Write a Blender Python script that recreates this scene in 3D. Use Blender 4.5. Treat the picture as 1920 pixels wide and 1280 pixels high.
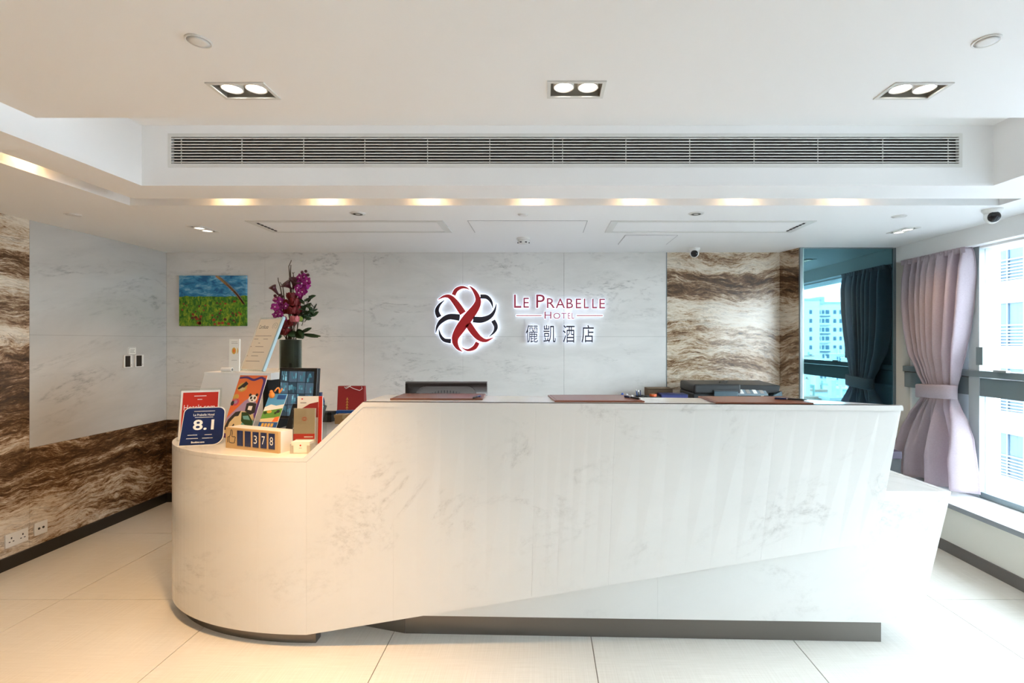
import bpy, bmesh, math, random
from mathutils import Vector, Matrix
random.seed(7)
for o in list(bpy.data.objects): bpy.data.objects.remove(o)
sc = bpy.context.scene
COL = sc.collection
R = math.radians

# ------------------------------------------------------------------ camera, world, light, exposure
F = 945.0                       # focal length in pixels of the 1920 px wide frame
CX, CY, CH = 1018.0, 640.0, 1.48
cd = bpy.data.cameras.new('camera'); cam = bpy.data.objects.new('camera', cd); COL.objects.link(cam)
cd.sensor_width = 36.0; cd.lens = 36.0 * F / 1920; cd.shift_x = (960 - CX) / 1920; cd.clip_start = 0.05; cd.clip_end = 1000
cam.location = (0, 0, CH); cam.rotation_euler = (R(90), 0, 0); sc.camera = cam
sc.view_settings.view_transform = 'Standard'; sc.view_settings.look = 'None'
sc.view_settings.exposure = 1.76; sc.view_settings.gamma = 1.0; sc.view_settings.use_curve_mapping = False
w = bpy.data.worlds.new('overcast_sky'); sc.world = w; w.use_nodes = True
bg = w.node_tree.nodes['Background']; bg.inputs[0].default_value = (0.82, 0.93, 1.0, 1); bg.inputs[1].default_value = 5.0
WARM = (1.0, 0.60, 0.26)
SPOT_W, SLOT_W, LOW_W = (44.0, 4.0, 2.0), 1.1, (9.0, 4.0)
HALO = 0.50
COVE_FILL = 2.4
COUNTER_FILL = 4.2

# ------------------------------------------------------------------ helpers
def W(px, py, Y):               # photo pixel at a depth -> point in the room
    return Vector(((px - CX) / F * Y, Y, CH - (py - CY) / F * Y))
MATS = {}
def nmat(name, color, rough=0.5, metal=0.0, emit=None, estr=0.0, coat=0.0, spec=0.5, trans=0.0, alpha=1.0):
    if name in MATS: return MATS[name]
    m = bpy.data.materials.new(name); m.use_nodes = True
    b = m.node_tree.nodes['Principled BSDF']
    b.inputs['Base Color'].default_value = (*color, 1); b.inputs['Roughness'].default_value = rough
    b.inputs['Metallic'].default_value = metal; b.inputs['Coat Weight'].default_value = coat
    b.inputs['Specular IOR Level'].default_value = spec
    b.inputs['Transmission Weight'].default_value = trans; b.inputs['Alpha'].default_value = alpha
    if emit: b.inputs['Emission Color'].default_value = (*emit, 1); b.inputs['Emission Strength'].default_value = estr
    m.diffuse_color = (*color, 1)
    MATS[name] = m; return m
class NT:
    def __init__(s, m): s.t = m.node_tree; s.b = s.t.nodes['Principled BSDF']
    def n(s, typ, **kw):
        x = s.t.nodes.new(typ)
        for k, v in kw.items():
            if k in x.inputs.keys(): x.inputs[k].default_value = v
            else: setattr(x, k, v)
        return x
    def l(s, a, b): s.t.links.new(a, b)
    def math(s, op, a, b=None, c=None):
        x = s.t.nodes.new('ShaderNodeMath'); x.operation = op
        for i, v in enumerate((a, b, c)):
            if v is None: continue
            if isinstance(v, (int, float)): x.inputs[i].default_value = v
            else: s.l(v, x.inputs[i])
        return x.outputs[0]
    def ramp(s, fac, stops, interp='LINEAR'):
        x = s.t.nodes.new('ShaderNodeValToRGB'); cr = x.color_ramp; cr.interpolation = interp
        while len(cr.elements) < len(stops): cr.elements.new(0.5)
        for e, (p, c) in zip(cr.elements, stops): e.position = p; e.color = (*c, 1)
        s.l(fac, x.inputs[0]); return x.outputs[0]
    def mix(s, fac, a, b, blend='MIX'):
        x = s.t.nodes.new('ShaderNodeMix'); x.data_type = 'RGBA'; x.blend_type = blend
        for i, v in ((0, fac), (6, a), (7, b)):
            if isinstance(v, (int, float)): x.inputs[i].default_value = v
            elif isinstance(v, tuple): x.inputs[i].default_value = (*v, 1)
            else: s.l(v, x.inputs[i])
        return x.outputs[2]
    def pos(s):
        g = s.n('ShaderNodeNewGeometry'); return g.outputs['Position']
    def xyz(s, v):
        x = s.n('ShaderNodeSeparateXYZ'); s.l(v, x.inputs[0]); return x.outputs
    def comb(s, a, b, c):
        x = s.t.nodes.new('ShaderNodeCombineXYZ')
        for i, v in enumerate((a, b, c)):
            if isinstance(v, (int, float)): x.inputs[i].default_value = v
            else: s.l(v, x.inputs[i])
        return x.outputs[0]
    def noise(s, vec, scale, detail=4.0, rough=0.55, dist=0.0):
        x = s.n('ShaderNodeTexNoise'); s.l(vec, x.inputs['Vector'])
        x.inputs['Scale'].default_value = scale; x.inputs['Detail'].default_value = detail
        x.inputs['Roughness'].default_value = rough; x.inputs['Distortion'].default_value = dist
        return x.outputs[0]
def marble(name, base, vein, sx=1.0, sz=1.0, rough=0.12, amount=0.6, cloud=0.10, tilt=0.0, scale=1.0):
    m = nmat(name, base, rough); t = NT(m)
    X, Y, Z = t.xyz(t.pos()); al = t.math('ADD', X, t.math('MULTIPLY', Y, 0.83))
    zz = t.math('ADD', Z, t.math('MULTIPLY', al, tilt))
    v = t.comb(t.math('MULTIPLY', al, sx * scale), t.math('MULTIPLY', t.math('SUBTRACT', Y, X), 0.15), t.math('MULTIPLY', zz, sz * scale))
    n1 = t.noise(v, 1.6, 7.0, 0.62, 0.8)
    line = t.math('ABSOLUTE', t.math('SUBTRACT', n1, 0.5))
    line = t.ramp(line, [(0.0, (1, 1, 1)), (0.012, (.55, .55, .55)), (0.05, (0, 0, 0))])
    patch = t.ramp(t.noise(v, 1.1, 3.0, 0.5, 0.3), [(0.46, (0, 0, 0)), (0.66, (1, 1, 1))])
    grain = t.ramp(t.noise(v, 14.0, 5.0, 0.7), [(0.42, (0, 0, 0)), (0.62, (1, 1, 1))])
    f = t.math('MULTIPLY', t.math('MULTIPLY', t.math('MULTIPLY', line, patch), grain), amount)
    cl = t.ramp(t.noise(v, 1.3, 6.0, 0.65, 0.5), [(0.35, (0, 0, 0)), (0.75, (1, 1, 1))])
    c = t.mix(t.math('MULTIPLY', cl, cloud), base, vein)
    c = t.mix(f, c, tuple(x * 0.72 for x in vein))
    t.l(c, t.b.inputs['Base Color']); return m
def banded(name, dark=0.0, topband=0.0, freq=1.0):
    m = nmat(name, (.4, .28, .18), 0.16); t = NT(m)
    X, Y, Z = t.xyz(t.pos()); al = t.math('ADD', X, Y)
    v0 = t.comb(al, 0.0, Z)
    w1 = t.noise(v0, 0.9, 3.0, 0.5); w2 = t.noise(t.comb(t.math('MULTIPLY', al, 1.6), 3.1, t.math('MULTIPLY', Z, 2.5)), 3.2, 4.0, 0.6)
    z1 = t.math('ADD', Z, t.math('ADD', t.math('MULTIPLY', w1, 0.55), t.math('MULTIPLY', w2, 0.07)))
    b1 = t.noise(t.comb(t.math('MULTIPLY', al, 0.10), 1.7, t.math('MULTIPLY', z1, 1.0)), 4.3 * freq, 2.0, 0.5)
    b2 = t.noise(t.comb(t.math('MULTIPLY', al, 1.3), 7.7, t.math('MULTIPLY', z1, 8.0)), 5.0 * freq, 8.0, 0.74, 0.25)
    mixb = t.math('ADD', t.math('ADD', t.math('MULTIPLY', b1, 0.52), t.math('MULTIPLY', b2, 0.56)), t.math('MULTIPLY', t.math('SUBTRACT', t.noise(t.comb(t.math('MULTIPLY', al, 26.0), 4.0, t.math('MULTIPLY', z1, 110.0)), 1.0, 4.0, .7), .5), 0.22))
    mixb = t.math('SUBTRACT', t.math('MULTIPLY_ADD', mixb, 1.45, -.24), dark)
    if topband:
        d = t.math('ABSOLUTE', t.math('SUBTRACT', t.math('ADD', Z, t.math('MULTIPLY', w1, 0.35)), 2.17))
        k = t.ramp(d, [(0.05, (1, 1, 1)), (0.17, (0, 0, 0))])
        mixb = t.math('SUBTRACT', mixb, t.math('MULTIPLY', k, topband))
    c = t.ramp(mixb, [(0.30, (.035, .018, .010)), (0.40, (.10, .052, .025)), (0.46, (.25, .14, .075)), (0.505, (.46, .32, .20)),
                      (0.56, (.66, .53, .39)), (0.66, (.80, .71, .59))])
    v2 = t.comb(t.math('MULTIPLY', al, 3.2), 2.2, t.math('MULTIPLY', z1, 24.0))
    fl = t.noise(v2, 1.5, 5.0, 0.7, 0.8)
    fl = t.ramp(t.math('ABSOLUTE', t.math('SUBTRACT', fl, 0.5)), [(0.0, (1, 1, 1)), (0.05, (0, 0, 0))])
    msk = t.ramp(t.noise(t.comb(t.math('MULTIPLY', al, 1.2), 9.0, t.math('MULTIPLY', z1, 4.0)), 2.0, 3.0), [(0.40, (0, 0, 0)), (0.60, (1, 1, 1))])
    c = t.mix(t.math('MULTIPLY', t.math('MULTIPLY', fl, msk), 0.62), c, (.13, .075, .04))
    t.l(c, t.b.inputs['Base Color']); return m

M = {}
M['paint'] = nmat('white_paint', (.93, .93, .925), 0.6)
M['cream_paint'] = nmat('cream_paint', (.80, .77, .69), 0.55)
M['panel_white'] = nmat('white_panel', (.90, .895, .88), 0.4)
M['desk_marble'] = marble('desk_marble', (.80, .79, .765), (.52, .50, .46), 1.2, 1.6, 0.16, 0.45, 0.10, -0.25, 1.25)
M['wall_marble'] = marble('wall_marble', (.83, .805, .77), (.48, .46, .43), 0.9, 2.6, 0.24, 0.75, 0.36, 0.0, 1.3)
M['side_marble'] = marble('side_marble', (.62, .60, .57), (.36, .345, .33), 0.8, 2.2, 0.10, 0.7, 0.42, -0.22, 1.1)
M['stone_dark'] = banded('banded_dark_stone', 0.035)
M['stone_light'] = banded('banded_light_stone', -0.10, 0.20)
M['stone_mid'] = banded('banded_side_stone', -0.04, 0.22)
M['black_base'] = nmat('black_skirting', (.015, .013, .012), 0.35)
M['plinth'] = nmat('brushed_steel_plinth', (.20, .185, .17), 0.32, 0.85)
M['steel'] = nmat('steel', (.55, .55, .55), 0.3, 1.0)
M['grout'] = nmat('joint_grey', (.24, .22, .19), 0.8)
M['black'] = nmat('black_plastic', (.012, .012, .014), 0.32)
M['void'] = nmat('duct_black', (.006, .006, .006), 0.9)
M['dark_alu'] = nmat('dark_aluminium', (.20, .25, .27), 0.30, 0.3)
M['grille'] = nmat('grille_white_metal', (.74, .74, .71), 0.4)
M['lens'] = nmat('black_lens_glass', (.01, .01, .012), 0.08)
M['lampbox'] = nmat('downlight_box_grey', (.20, .19, .17), 0.6)
M['lampface'] = nmat('lamp_face', (1, .95, .85), 0.4, emit=(1, .93, .80), estr=9.0)
M['leather'] = nmat('brown_leather', (.24, .075, .038), 0.28)
M['white_pl'] = nmat('white_plastic', (.82, .81, .78), 0.35)
M['red_paper'] = nmat('red_paper', (.33, .022, .022), 0.5)
M['wood'] = nmat('light_wood', (.58, .40, .20), 0.5)
M['paper'] = nmat('white_paper', (.86, .85, .80), 0.6)
M['ink'] = nmat('black_ink', (.03, .03, .035), 0.6)
M['grey_ink'] = nmat('grey_ink', (.34, .32, .30), 0.6)
M['white_ink'] = nmat('white_ink', (.90, .89, .86), 0.5)
M['navy'] = nmat('navy_print', (.008, .022, .105), 0.32)
M['scarlet'] = nmat('scarlet_print', (.60, .025, .012), 0.42)
M['gold'] = nmat('gold_print', (.70, .42, .08), 0.4)
M['orange'] = nmat('orange_print', (.85, .19, .055), 0.4)
M['violet'] = nmat('violet_print', (.10, .05, .22), 0.4)
M['lilac'] = nmat('lilac_print', (.42, .30, .48), 0.4)
M['magenta_p'] = nmat('magenta_print', (.62, .09, .16), 0.4)
M['sky_p'] = nmat('sky_print', (.10, .38, .70), 0.4)
M['blue_p'] = nmat('blue_print', (.012, .085, .32), 0.4)
M['green_p'] = nmat('green_print', (.12, .32, .05), 0.4)
M['sand_p'] = nmat('sand_print', (.72, .58, .32), 0.4)
M['teal_p'] = nmat('teal_print', (.16, .40, .38), 0.4)
M['signred'] = nmat('sign_red', (.52, .018, .022), 0.4)
M['signblack'] = nmat('sign_black', (.022, .018, .03), 0.4)
M['signface'] = nmat('sign_rose_face', (.46, .05, .09), 0.4)
M['halo'] = nmat('sign_halo_acrylic', (.9, .93, 1), 0.5, emit=(.66, .78, 1.0), estr=HALO)
M['pinkwall'] = nmat('pale_pink_render', (.60, .52, .55), 0.8)
M['block_white'] = nmat('pale_concrete', (.62, .62, .60), 0.85)
M['roofgrey'] = nmat('roof_grey', (.36, .37, .38), 0.9)
M['street'] = nmat('asphalt', (.14, .14, .15), 0.9)
M['win_blue'] = nmat('far_window_glass', (.07, .12, .17), 0.35, spec=.25)
M['railblue'] = nmat('blue_grey_rail', (.14, .20, .27), 0.5)
M['guard'] = nmat('guard_bar_grey', (.22, .28, .34), 0.6)
M['lit_alu'] = nmat('sky_lit_aluminium', (.40, .46, .48), 0.35, 0.2)  # frame aluminium made paler in colour, for sky glare on the mullions
M['leaf'] = nmat('leaf_green', (.022, .06, .018), 0.4)
M['stem'] = nmat('stem_brown', (.07, .045, .022), 0.7)
M['vasefill'] = nmat('vase_dark_leaf', (.05, .035, .02), 0.5)
M['orchid'] = nmat('orchid_magenta', (.33, .012, .20), 0.5)
M['orchid_c'] = nmat('orchid_lip', (.80, .62, .66), 0.5)
M['calla'] = nmat('calla_maroon', (.06, .006, .014), 0.4)
M['rose'] = nmat('rose_red', (.20, .008, .012), 0.5)
M['bud'] = nmat('pink_bud', (.62, .17, .19), 0.5)
def glassmat(name, tint, gl=1.0):
    m = bpy.data.materials.new(name); m.use_nodes = True; nt = m.node_tree; nt.nodes.clear()
    o = nt.nodes.new('ShaderNodeOutputMaterial'); mx = nt.nodes.new('ShaderNodeMixShader'); tr = nt.nodes.new('ShaderNodeBsdfTransparent')
    g = nt.nodes.new('ShaderNodeBsdfGlossy'); lw = nt.nodes.new('ShaderNodeLayerWeight'); pw = nt.nodes.new('ShaderNodeMath'); pw.operation = 'POWER'; pw.inputs[1].default_value = 5.0
    fr = nt.nodes.new('ShaderNodeMath'); fr.operation = 'MULTIPLY_ADD'; fr.inputs[1].default_value = 0.6; fr.inputs[2].default_value = 0.03
    nt.links.new(lw.outputs['Facing'], pw.inputs[0]); nt.links.new(pw.outputs[0], fr.inputs[0])
    tr.inputs[0].default_value = (*tint, 1); g.inputs['Roughness'].default_value = 0.02; g.inputs[0].default_value = (gl, gl, gl, 1)
    nt.links.new(fr.outputs[0], mx.inputs[0]); nt.links.new(tr.outputs[0], mx.inputs[1]); nt.links.new(g.outputs[0], mx.inputs[2])
    nt.links.new(mx.outputs[0], o.inputs[0]); return m
M['glass'] = glassmat('window_glass', (.95, .985, 1.0)); M['acrylic'] = glassmat('clear_acrylic', (.93, .95, .94))
M['vaseglass'] = glassmat('vase_glass', (.72, .78, .74))
M['mirror'] = nmat('tinted_mirror', (.14, .29, .34), 0.015, 1.0)
m = nmat('floor_tile', (.80, .76, .69), 0.26); t = NT(m)
X, Y, Z = t.xyz(t.pos())
f1 = t.noise(t.comb(t.math('MULTIPLY', X, 260.0), t.math('MULTIPLY', Y, 3.0), 0.0), 1.0, 3.0)
f2 = t.noise(t.comb(t.math('MULTIPLY', X, 6.0), t.math('MULTIPLY', Y, 220.0), 5.0), 1.0, 3.0)
fc = t.math('MULTIPLY', t.math('ADD', f1, f2), 0.5)
t.l(t.ramp(fc, [(0.35, (.72, .69, .63)), (0.62, (.82, .795, .74))]), t.b.inputs['Base Color']); M['tile'] = m
m = nmat('curtain_cloth', (.46, .39, .43), 0.75); t = NT(m)
X, Y, Z = t.xyz(t.pos())
f1 = t.noise(t.comb(t.math('MULTIPLY', X, 90.0), t.math('MULTIPLY', Y, 90.0), t.math('MULTIPLY', Z, 600.0)), 1.0, 2.0)
t.l(t.ramp(f1, [(0.3, (.54, .46, .505)), (0.7, (.74, .66, .705))]), t.b.inputs['Base Color'])
t.b.inputs['Sheen Weight'].default_value = 0.25
t.b.inputs['Specular IOR Level'].default_value = 0.3; m.node_tree.nodes['Principled BSDF'].inputs['Roughness'].default_value = .8
_o = m.node_tree.nodes['Material Output']; _mx = m.node_tree.nodes.new('ShaderNodeMixShader'); _tr = m.node_tree.nodes.new('ShaderNodeBsdfTranslucent')
_mx.inputs[0].default_value = 0.45; _tr.inputs[0].default_value = (.72, .62, .68, 1)
t.l(t.b.outputs[0], _mx.inputs[1]); t.l(_tr.outputs[0], _mx.inputs[2]); t.l(_mx.outputs[0], _o.inputs[0]); M['curtain'] = m

ORG = {}
class Fr:                        # a flat frame: origin, u (right), v (up along the face), n (towards the viewer)
    def __init__(s, o, u, v):
        s.o = Vector(o); s.u = Vector(u).normalized(); v = Vector(v); s.n = s.u.cross(v).normalized(); s.v = s.n.cross(s.u).normalized()
    def p(s, a, b, c=0.0): return s.o + s.u * a + s.v * b + s.n * c
class MB:
    def __init__(s): s.v = []; s.f = []; s.m = []; s.mi = 0
    def add(s, vs, fs):
        k = len(s.v); s.v += [Vector(x) for x in vs]
        s.f += [tuple(i + k for i in f) for f in fs]; s.m += [s.mi] * len(fs); return s
    def box(s, x0, x1, y0, y1, z0, z1):
        return s.add([(x0, y0, z0), (x1, y0, z0), (x1, y1, z0), (x0, y1, z0), (x0, y0, z1), (x1, y0, z1), (x1, y1, z1), (x0, y1, z1)],
                     [(0, 3, 2, 1), (4, 5, 6, 7), (0, 1, 5, 4), (1, 2, 6, 5), (2, 3, 7, 6), (3, 0, 4, 7)])
    def fbox(s, fr, a0, a1, b0, b1, c0, c1):
        vs = [fr.p(a, b, c) for c in (c0, c1) for a, b in ((a0, b0), (a1, b0), (a1, b1), (a0, b1))]
        return s.add(vs, [(0, 3, 2, 1), (4, 5, 6, 7), (0, 1, 5, 4), (1, 2, 6, 5), (2, 3, 7, 6), (3, 0, 4, 7)])
    def hexa(s, lo, hi):
        n = len(lo); return s.add(list(lo) + list(hi), [tuple(reversed(range(n))), tuple(range(n, 2 * n))] +
                                  [(i, (i + 1) % n, n + (i + 1) % n, n + i) for i in range(n)])
    def prism(s, pts, z0, z1): return s.hexa([(x, y, z0) for x, y in pts], [(x, y, z1) for x, y in pts])
    def fpoly(s, fr, pts, c0, c1): return s.hexa([fr.p(a, b, c0) for a, b in pts], [fr.p(a, b, c1) for a, b in pts])
    def rings(s, rs, closed=True, cap=True):
        n = len(rs[0]); vs = [p for r in rs for p in r]; fs = []
        for i in range(len(rs) - 1):
            for j in range(n if closed else n - 1):
                a = i * n + j; b = i * n + (j + 1) % n; fs.append((a, b, b + n, a + n))
        if cap: fs += [tuple(reversed(range(n))), tuple(range((len(rs) - 1) * n, len(rs) * n))]
        return s.add(vs, fs)
    def lathe(s, prof, o=(0, 0, 0), n=20, axis=(0, 0, 1), cap=True):
        ax = Vector(axis).normalized(); u = ax.orthogonal().normalized(); v = ax.cross(u); o = Vector(o)
        return s.rings([[o + ax * h + (u * math.cos(6.28318 * k / n) + v * math.sin(6.28318 * k / n)) * r for k in range(n)] for r, h in prof], cap=cap)
    def cyl(s, p0, p1, r, n=14, r1=None):
        p0 = Vector(p0); d = Vector(p1) - p0; return s.lathe([(r, 0), (r if r1 is None else r1, d.length)], p0, n, d)
    def tube(s, pts, r, n=6):
        pts = [Vector(p) for p in pts]; rs = []
        for i, p in enumerate(pts):
            d = (pts[min(i + 1, len(pts) - 1)] - pts[max(i - 1, 0)]).normalized()
            u = d.cross(Vector((0.13, 0.21, 0.97))).normalized(); v = d.cross(u)
            rr = r[i] if isinstance(r, (list, tuple)) else r
            rs.append([p + (u * math.cos(6.28318 * k / n) + v * math.sin(6.28318 * k / n)) * rr for k in range(n)])
        return s.rings(rs)
    def ball(s, c, r, n=10, sq=(1, 1, 1)):
        c = Vector(c); rs = []
        for i in range(n // 2 + 1):
            a = math.pi * (i / (n // 2)); rr = max(math.sin(a), 0.02)
            rs.append([c + Vector((math.cos(6.28318 * k / n) * rr * r * sq[0], math.sin(6.28318 * k / n) * rr * r * sq[1], -math.cos(a) * r * sq[2])) for k in range(n)])
        return s.rings(rs)
    def build(s, name, mat, parent=None, smooth=False, bevel=0.0, solid=0.0, subsurf=0):
        me = bpy.data.meshes.new(name)
        if parent is not None: org = ORG[parent.name]
        else:
            lo = [min(v[i] for v in s.v) for i in range(3)]; hi = [max(v[i] for v in s.v) for i in range(3)]
            org = Vector(((lo[0] + hi[0]) / 2, (lo[1] + hi[1]) / 2, lo[2]))
        me.from_pydata([tuple(v - org) for v in s.v], [], s.f)
        for mm in (mat if isinstance(mat, (list, tuple)) else [mat]): me.materials.append(mm)
        me.polygons.foreach_set('material_index', s.m)
        bm = bmesh.new(); bm.from_mesh(me); bmesh.ops.recalc_face_normals(bm, faces=bm.faces)
        bm.to_mesh(me); bm.free()
        if smooth: me.polygons.foreach_set('use_smooth', [True] * len(me.polygons))
        o = bpy.data.objects.new(name, me); COL.objects.link(o)
        if parent is not None: o.parent = parent
        else: o.location = org
        ORG[o.name] = org
        if solid: md = o.modifiers.new('thickness', 'SOLIDIFY'); md.thickness = solid; md.offset = 0
        if bevel: md = o.modifiers.new('bevel', 'BEVEL'); md.width = bevel; md.segments = 2; md.limit_method = 'ANGLE'
        if subsurf: md = o.modifiers.new('round', 'SUBSURF'); md.levels = md.render_levels = subsurf
        return o
def tag(o, label, cat, group=None):
    o['label'] = label; o['category'] = cat
    if group: o['group'] = group
    return o
def struct(o): o['kind'] = 'structure'; return o
def thing(name, label, cat, loc, group=None):
    o = bpy.data.objects.new(name, None); COL.objects.link(o); o.location = loc; o.empty_display_size = 0.1
    ORG[o.name] = Vector(loc); return tag(o, label, cat, group)
def sroot(name, loc=(0, 0, 0)):
    o = bpy.data.objects.new(name, None); COL.objects.link(o); o.location = loc; ORG[o.name] = Vector(loc); o['kind'] = 'structure'; return o
def copy_tree(o, parent=None):
    c = o.copy(); COL.objects.link(c)
    if parent: c.parent = parent
    for ch in list(o.children): copy_tree(ch, c)
    return c
def inst(me_obj, loc, name=None):        # another object sharing the mesh of a part
    c = me_obj.copy(); COL.objects.link(c); c.location = loc; return c
TXT = {}
def textgeo(s, thin=0.0):
    k = (s, thin)
    if k in TXT: return TXT[k]
    c = bpy.data.curves.new('lettering', 'FONT'); c.body = s; c.offset = thin; c.resolution_u = 3
    o = bpy.data.objects.new('lettering', c); COL.objects.link(o)
    me = bpy.data.meshes.new_from_object(o.evaluated_get(bpy.context.evaluated_depsgraph_get()))
    vs = [v.co.copy() for v in me.vertices]; fs = [tuple(p.vertices) for p in me.polygons]
    bpy.data.objects.remove(o); bpy.data.curves.remove(c); bpy.data.meshes.remove(me)
    x0 = min(v.x for v in vs); x1 = max(v.x for v in vs); y0 = min(v.y for v in vs); y1 = max(v.y for v in vs)
    TXT[k] = ([((v.x - x0) / (x1 - x0), (v.y - y0) / (y1 - y0)) for v in vs], fs, (x1 - x0) / (y1 - y0)); return TXT[k]
def text(mb, fr, s, a0, a1, b0, b1, c0, c1=None, thin=0.0):     # lettering fitted into a rectangle of a frame
    vs, fs, asp = textgeo(s, thin)
    top = [fr.p(a0 + u * (a1 - a0), b0 + v * (b1 - b0), c0 if c1 is None else c1) for u, v in vs]
    if c1 is None: mb.add(top, fs); return
    n = len(vs); bot = [fr.p(a0 + u * (a1 - a0), b0 + v * (b1 - b0), c0) for u, v in vs]
    ed = {}
    for f in fs:
        for i in range(len(f)):
            a, b = f[i], f[(i + 1) % len(f)]; ed[(a, b)] = 1
    side = [(b, a, a + n, b + n) for (a, b) in ed if (b, a) not in ed]
    mb.add(bot + top, [tuple(i + n for i in f) for f in fs] + [tuple(reversed(f)) for f in fs] + side)
def ribbon(mb, fr, pts, c0, c1, grow=0.0, sub=6):               # stroke of changing width: pts = (a, b, width)
    P = []
    for i in range(len(pts) - 1):
        p0 = pts[max(i - 1, 0)]; p1 = pts[i]; p2 = pts[i + 1]; p3 = pts[min(i + 2, len(pts) - 1)]
        for k in range(sub):
            t = k / sub
            P.append(tuple(0.5 * (2 * p1[j] + (p2[j] - p0[j]) * t + (2 * p0[j] - 5 * p1[j] + 4 * p2[j] - p3[j]) * t * t + (3 * p1[j] - p0[j] - 3 * p2[j] + p3[j]) * t ** 3) for j in range(3)))
    P.append(pts[-1]); rs = []
    for i, (a, b, wd) in enumerate(P):
        q = P[min(i + 1, len(P) - 1)]; r = P[max(i - 1, 0)]; d = Vector((q[0] - r[0], q[1] - r[1])).normalized(); nn = Vector((-d.y, d.x)) * (max(wd, 0.0004) / 2 + grow)
        e = 0.0
        if grow and i == 0: e = -grow
        if grow and i == len(P) - 1: e = grow
        a += d.x * e; b += d.y * e
        rs.append([fr.p(a - nn.x, b - nn.y, c0), fr.p(a + nn.x, b + nn.y, c0), fr.p(a + nn.x, b + nn.y, c1), fr.p(a - nn.x, b - nn.y, c1)])
    mb.rings(rs)
def disc(cx, cy, rx, ry=None, n=20, a0=0, a1=360): return [(cx + rx * math.cos(R(a0 + (a1 - a0) * k / n)), cy + (ry or rx) * math.sin(R(a0 + (a1 - a0) * k / n))) for k in range(n + (0 if a1 - a0 == 360 else 1))]
def plate(mb, x0, x1, y0, y1, z0, z1, holes):                    # slab pierced by rectangular holes
    xs = sorted({x0, x1, *[min(max(h[i], x0), x1) for h in holes for i in (0, 1)]}); ys = sorted({y0, y1, *[min(max(h[i], y0), y1) for h in holes for i in (2, 3)]})
    sol = lambda i, j: 0 <= i < len(xs) - 1 and 0 <= j < len(ys) - 1 and not any(h[0] < (xs[i] + xs[i + 1]) / 2 < h[1] and h[2] < (ys[j] + ys[j + 1]) / 2 < h[3] for h in holes)
    for i in range(len(xs) - 1):
        for j in range(len(ys) - 1):
            if not sol(i, j): continue
            a, b, c, d = xs[i], xs[i + 1], ys[j], ys[j + 1]
            fs = [(0, 3, 2, 1), (4, 5, 6, 7)]
            if not sol(i, j - 1): fs.append((0, 1, 5, 4))
            if not sol(i + 1, j): fs.append((1, 2, 6, 5))
            if not sol(i, j + 1): fs.append((2, 3, 7, 6))
            if not sol(i - 1, j): fs.append((3, 0, 4, 7))
            mb.add([(a, c, z0), (b, c, z0), (b, d, z0), (a, d, z0), (a, c, z1), (b, c, z1), (b, d, z1), (a, d, z1)], fs)
def spot(name, loc, target, power, color, size=75, blend=0.7, rad=0.03, parent=None):
    l = bpy.data.lights.new(name, 'SPOT'); l.energy = power; l.color = color; l.spot_size = R(size); l.spot_blend = blend; l.shadow_soft_size = rad
    o = bpy.data.objects.new(name, l); COL.objects.link(o)
    d = Vector(target) - Vector(loc); o.rotation_euler = d.to_track_quat('-Z', 'Y').to_euler()
    if parent is not None: o.parent = parent; o.location = Vector(loc) - ORG[parent.name]
    else: o.location = loc
    return o
def point(name, loc, power, color, rad=0.02, parent=None):
    l = bpy.data.lights.new(name, 'POINT'); l.energy = power; l.color = color; l.shadow_soft_size = rad
    o = bpy.data.objects.new(name, l); COL.objects.link(o)
    if parent is not None: o.parent = parent; o.location = Vector(loc) - ORG[parent.name]
    else: o.location = loc
    return o

# ------------------------------------------------------------------ the room
XL, YB, YF, ZC = -3.48, 4.66, -3.6, 2.303      # left wall, back wall, wall behind the camera, low ceiling
YM, XR0, XRM, XLW, XW = 4.42, 2.20, 3.09, 2.85, 3.20   # mirror plane, mirror left edge line, bulkhead, low wall under the windows, window plane
# floor: bed and separate tiles
fl = struct(MB().box(XL, XW + .3, YF, YB + .1, -.06, -.004).build('floor', M['grout']))
T = 0.9955; xs = [-2.757 + k for k in range(-1, 6)] ; ys = [2.896 + k for k in range(-7, 3)]
tl = {}
for i, x in enumerate(xs):
    for j, y in enumerate(ys):
        a, b = max(x, XL), min(x + T, XLW); c, d = max(y, YF), min(y + T, YB)
        if b - a < .02 or d - c < .02: continue
        key = (round(b - a, 3), round(d - c, 3))
        if key in tl:
            o = tl[key].copy(); COL.objects.link(o)
        else:
            me = MB().box(0, b - a, 0, d - c, 0, .004); o = bpy.data.objects.new('tile', bpy.data.meshes.new('tile'))
            o.data.from_pydata([tuple(v) for v in me.v], [], me.f); o.data.materials.append(M['tile']); COL.objects.link(o); o.parent = fl; tl[key] = o
        o.location = Vector((a, c, -.004)) - ORG[fl.name]
# left wall and its stone panels
wl = struct(MB().box(XL - .2, XL - .02, YF, YB + .2, -.06, 2.9).build('wall_left', M['grout']))
g = .0008
def wpanel(mat, y0, y1, z0, z1): MB().box(XL - .02, XL, y0 + g, y1 - g, z0 + g, z1 - g).build('panel', mat, wl)
ZB = .757
for y0, y1 in ((YF, -1.5), (-1.5, 0.15), (.15, 1.8), (1.8, 3.416)): wpanel(M['stone_dark'], y0, y1, .0, 2.5)
wpanel(M['stone_dark'], 3.416, YB, 0, ZB); wpanel(M['side_marble'], 3.416, YB, ZB, 1.525); wpanel(M['side_marble'], 3.416, YB, 1.525, ZC + .1)
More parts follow.
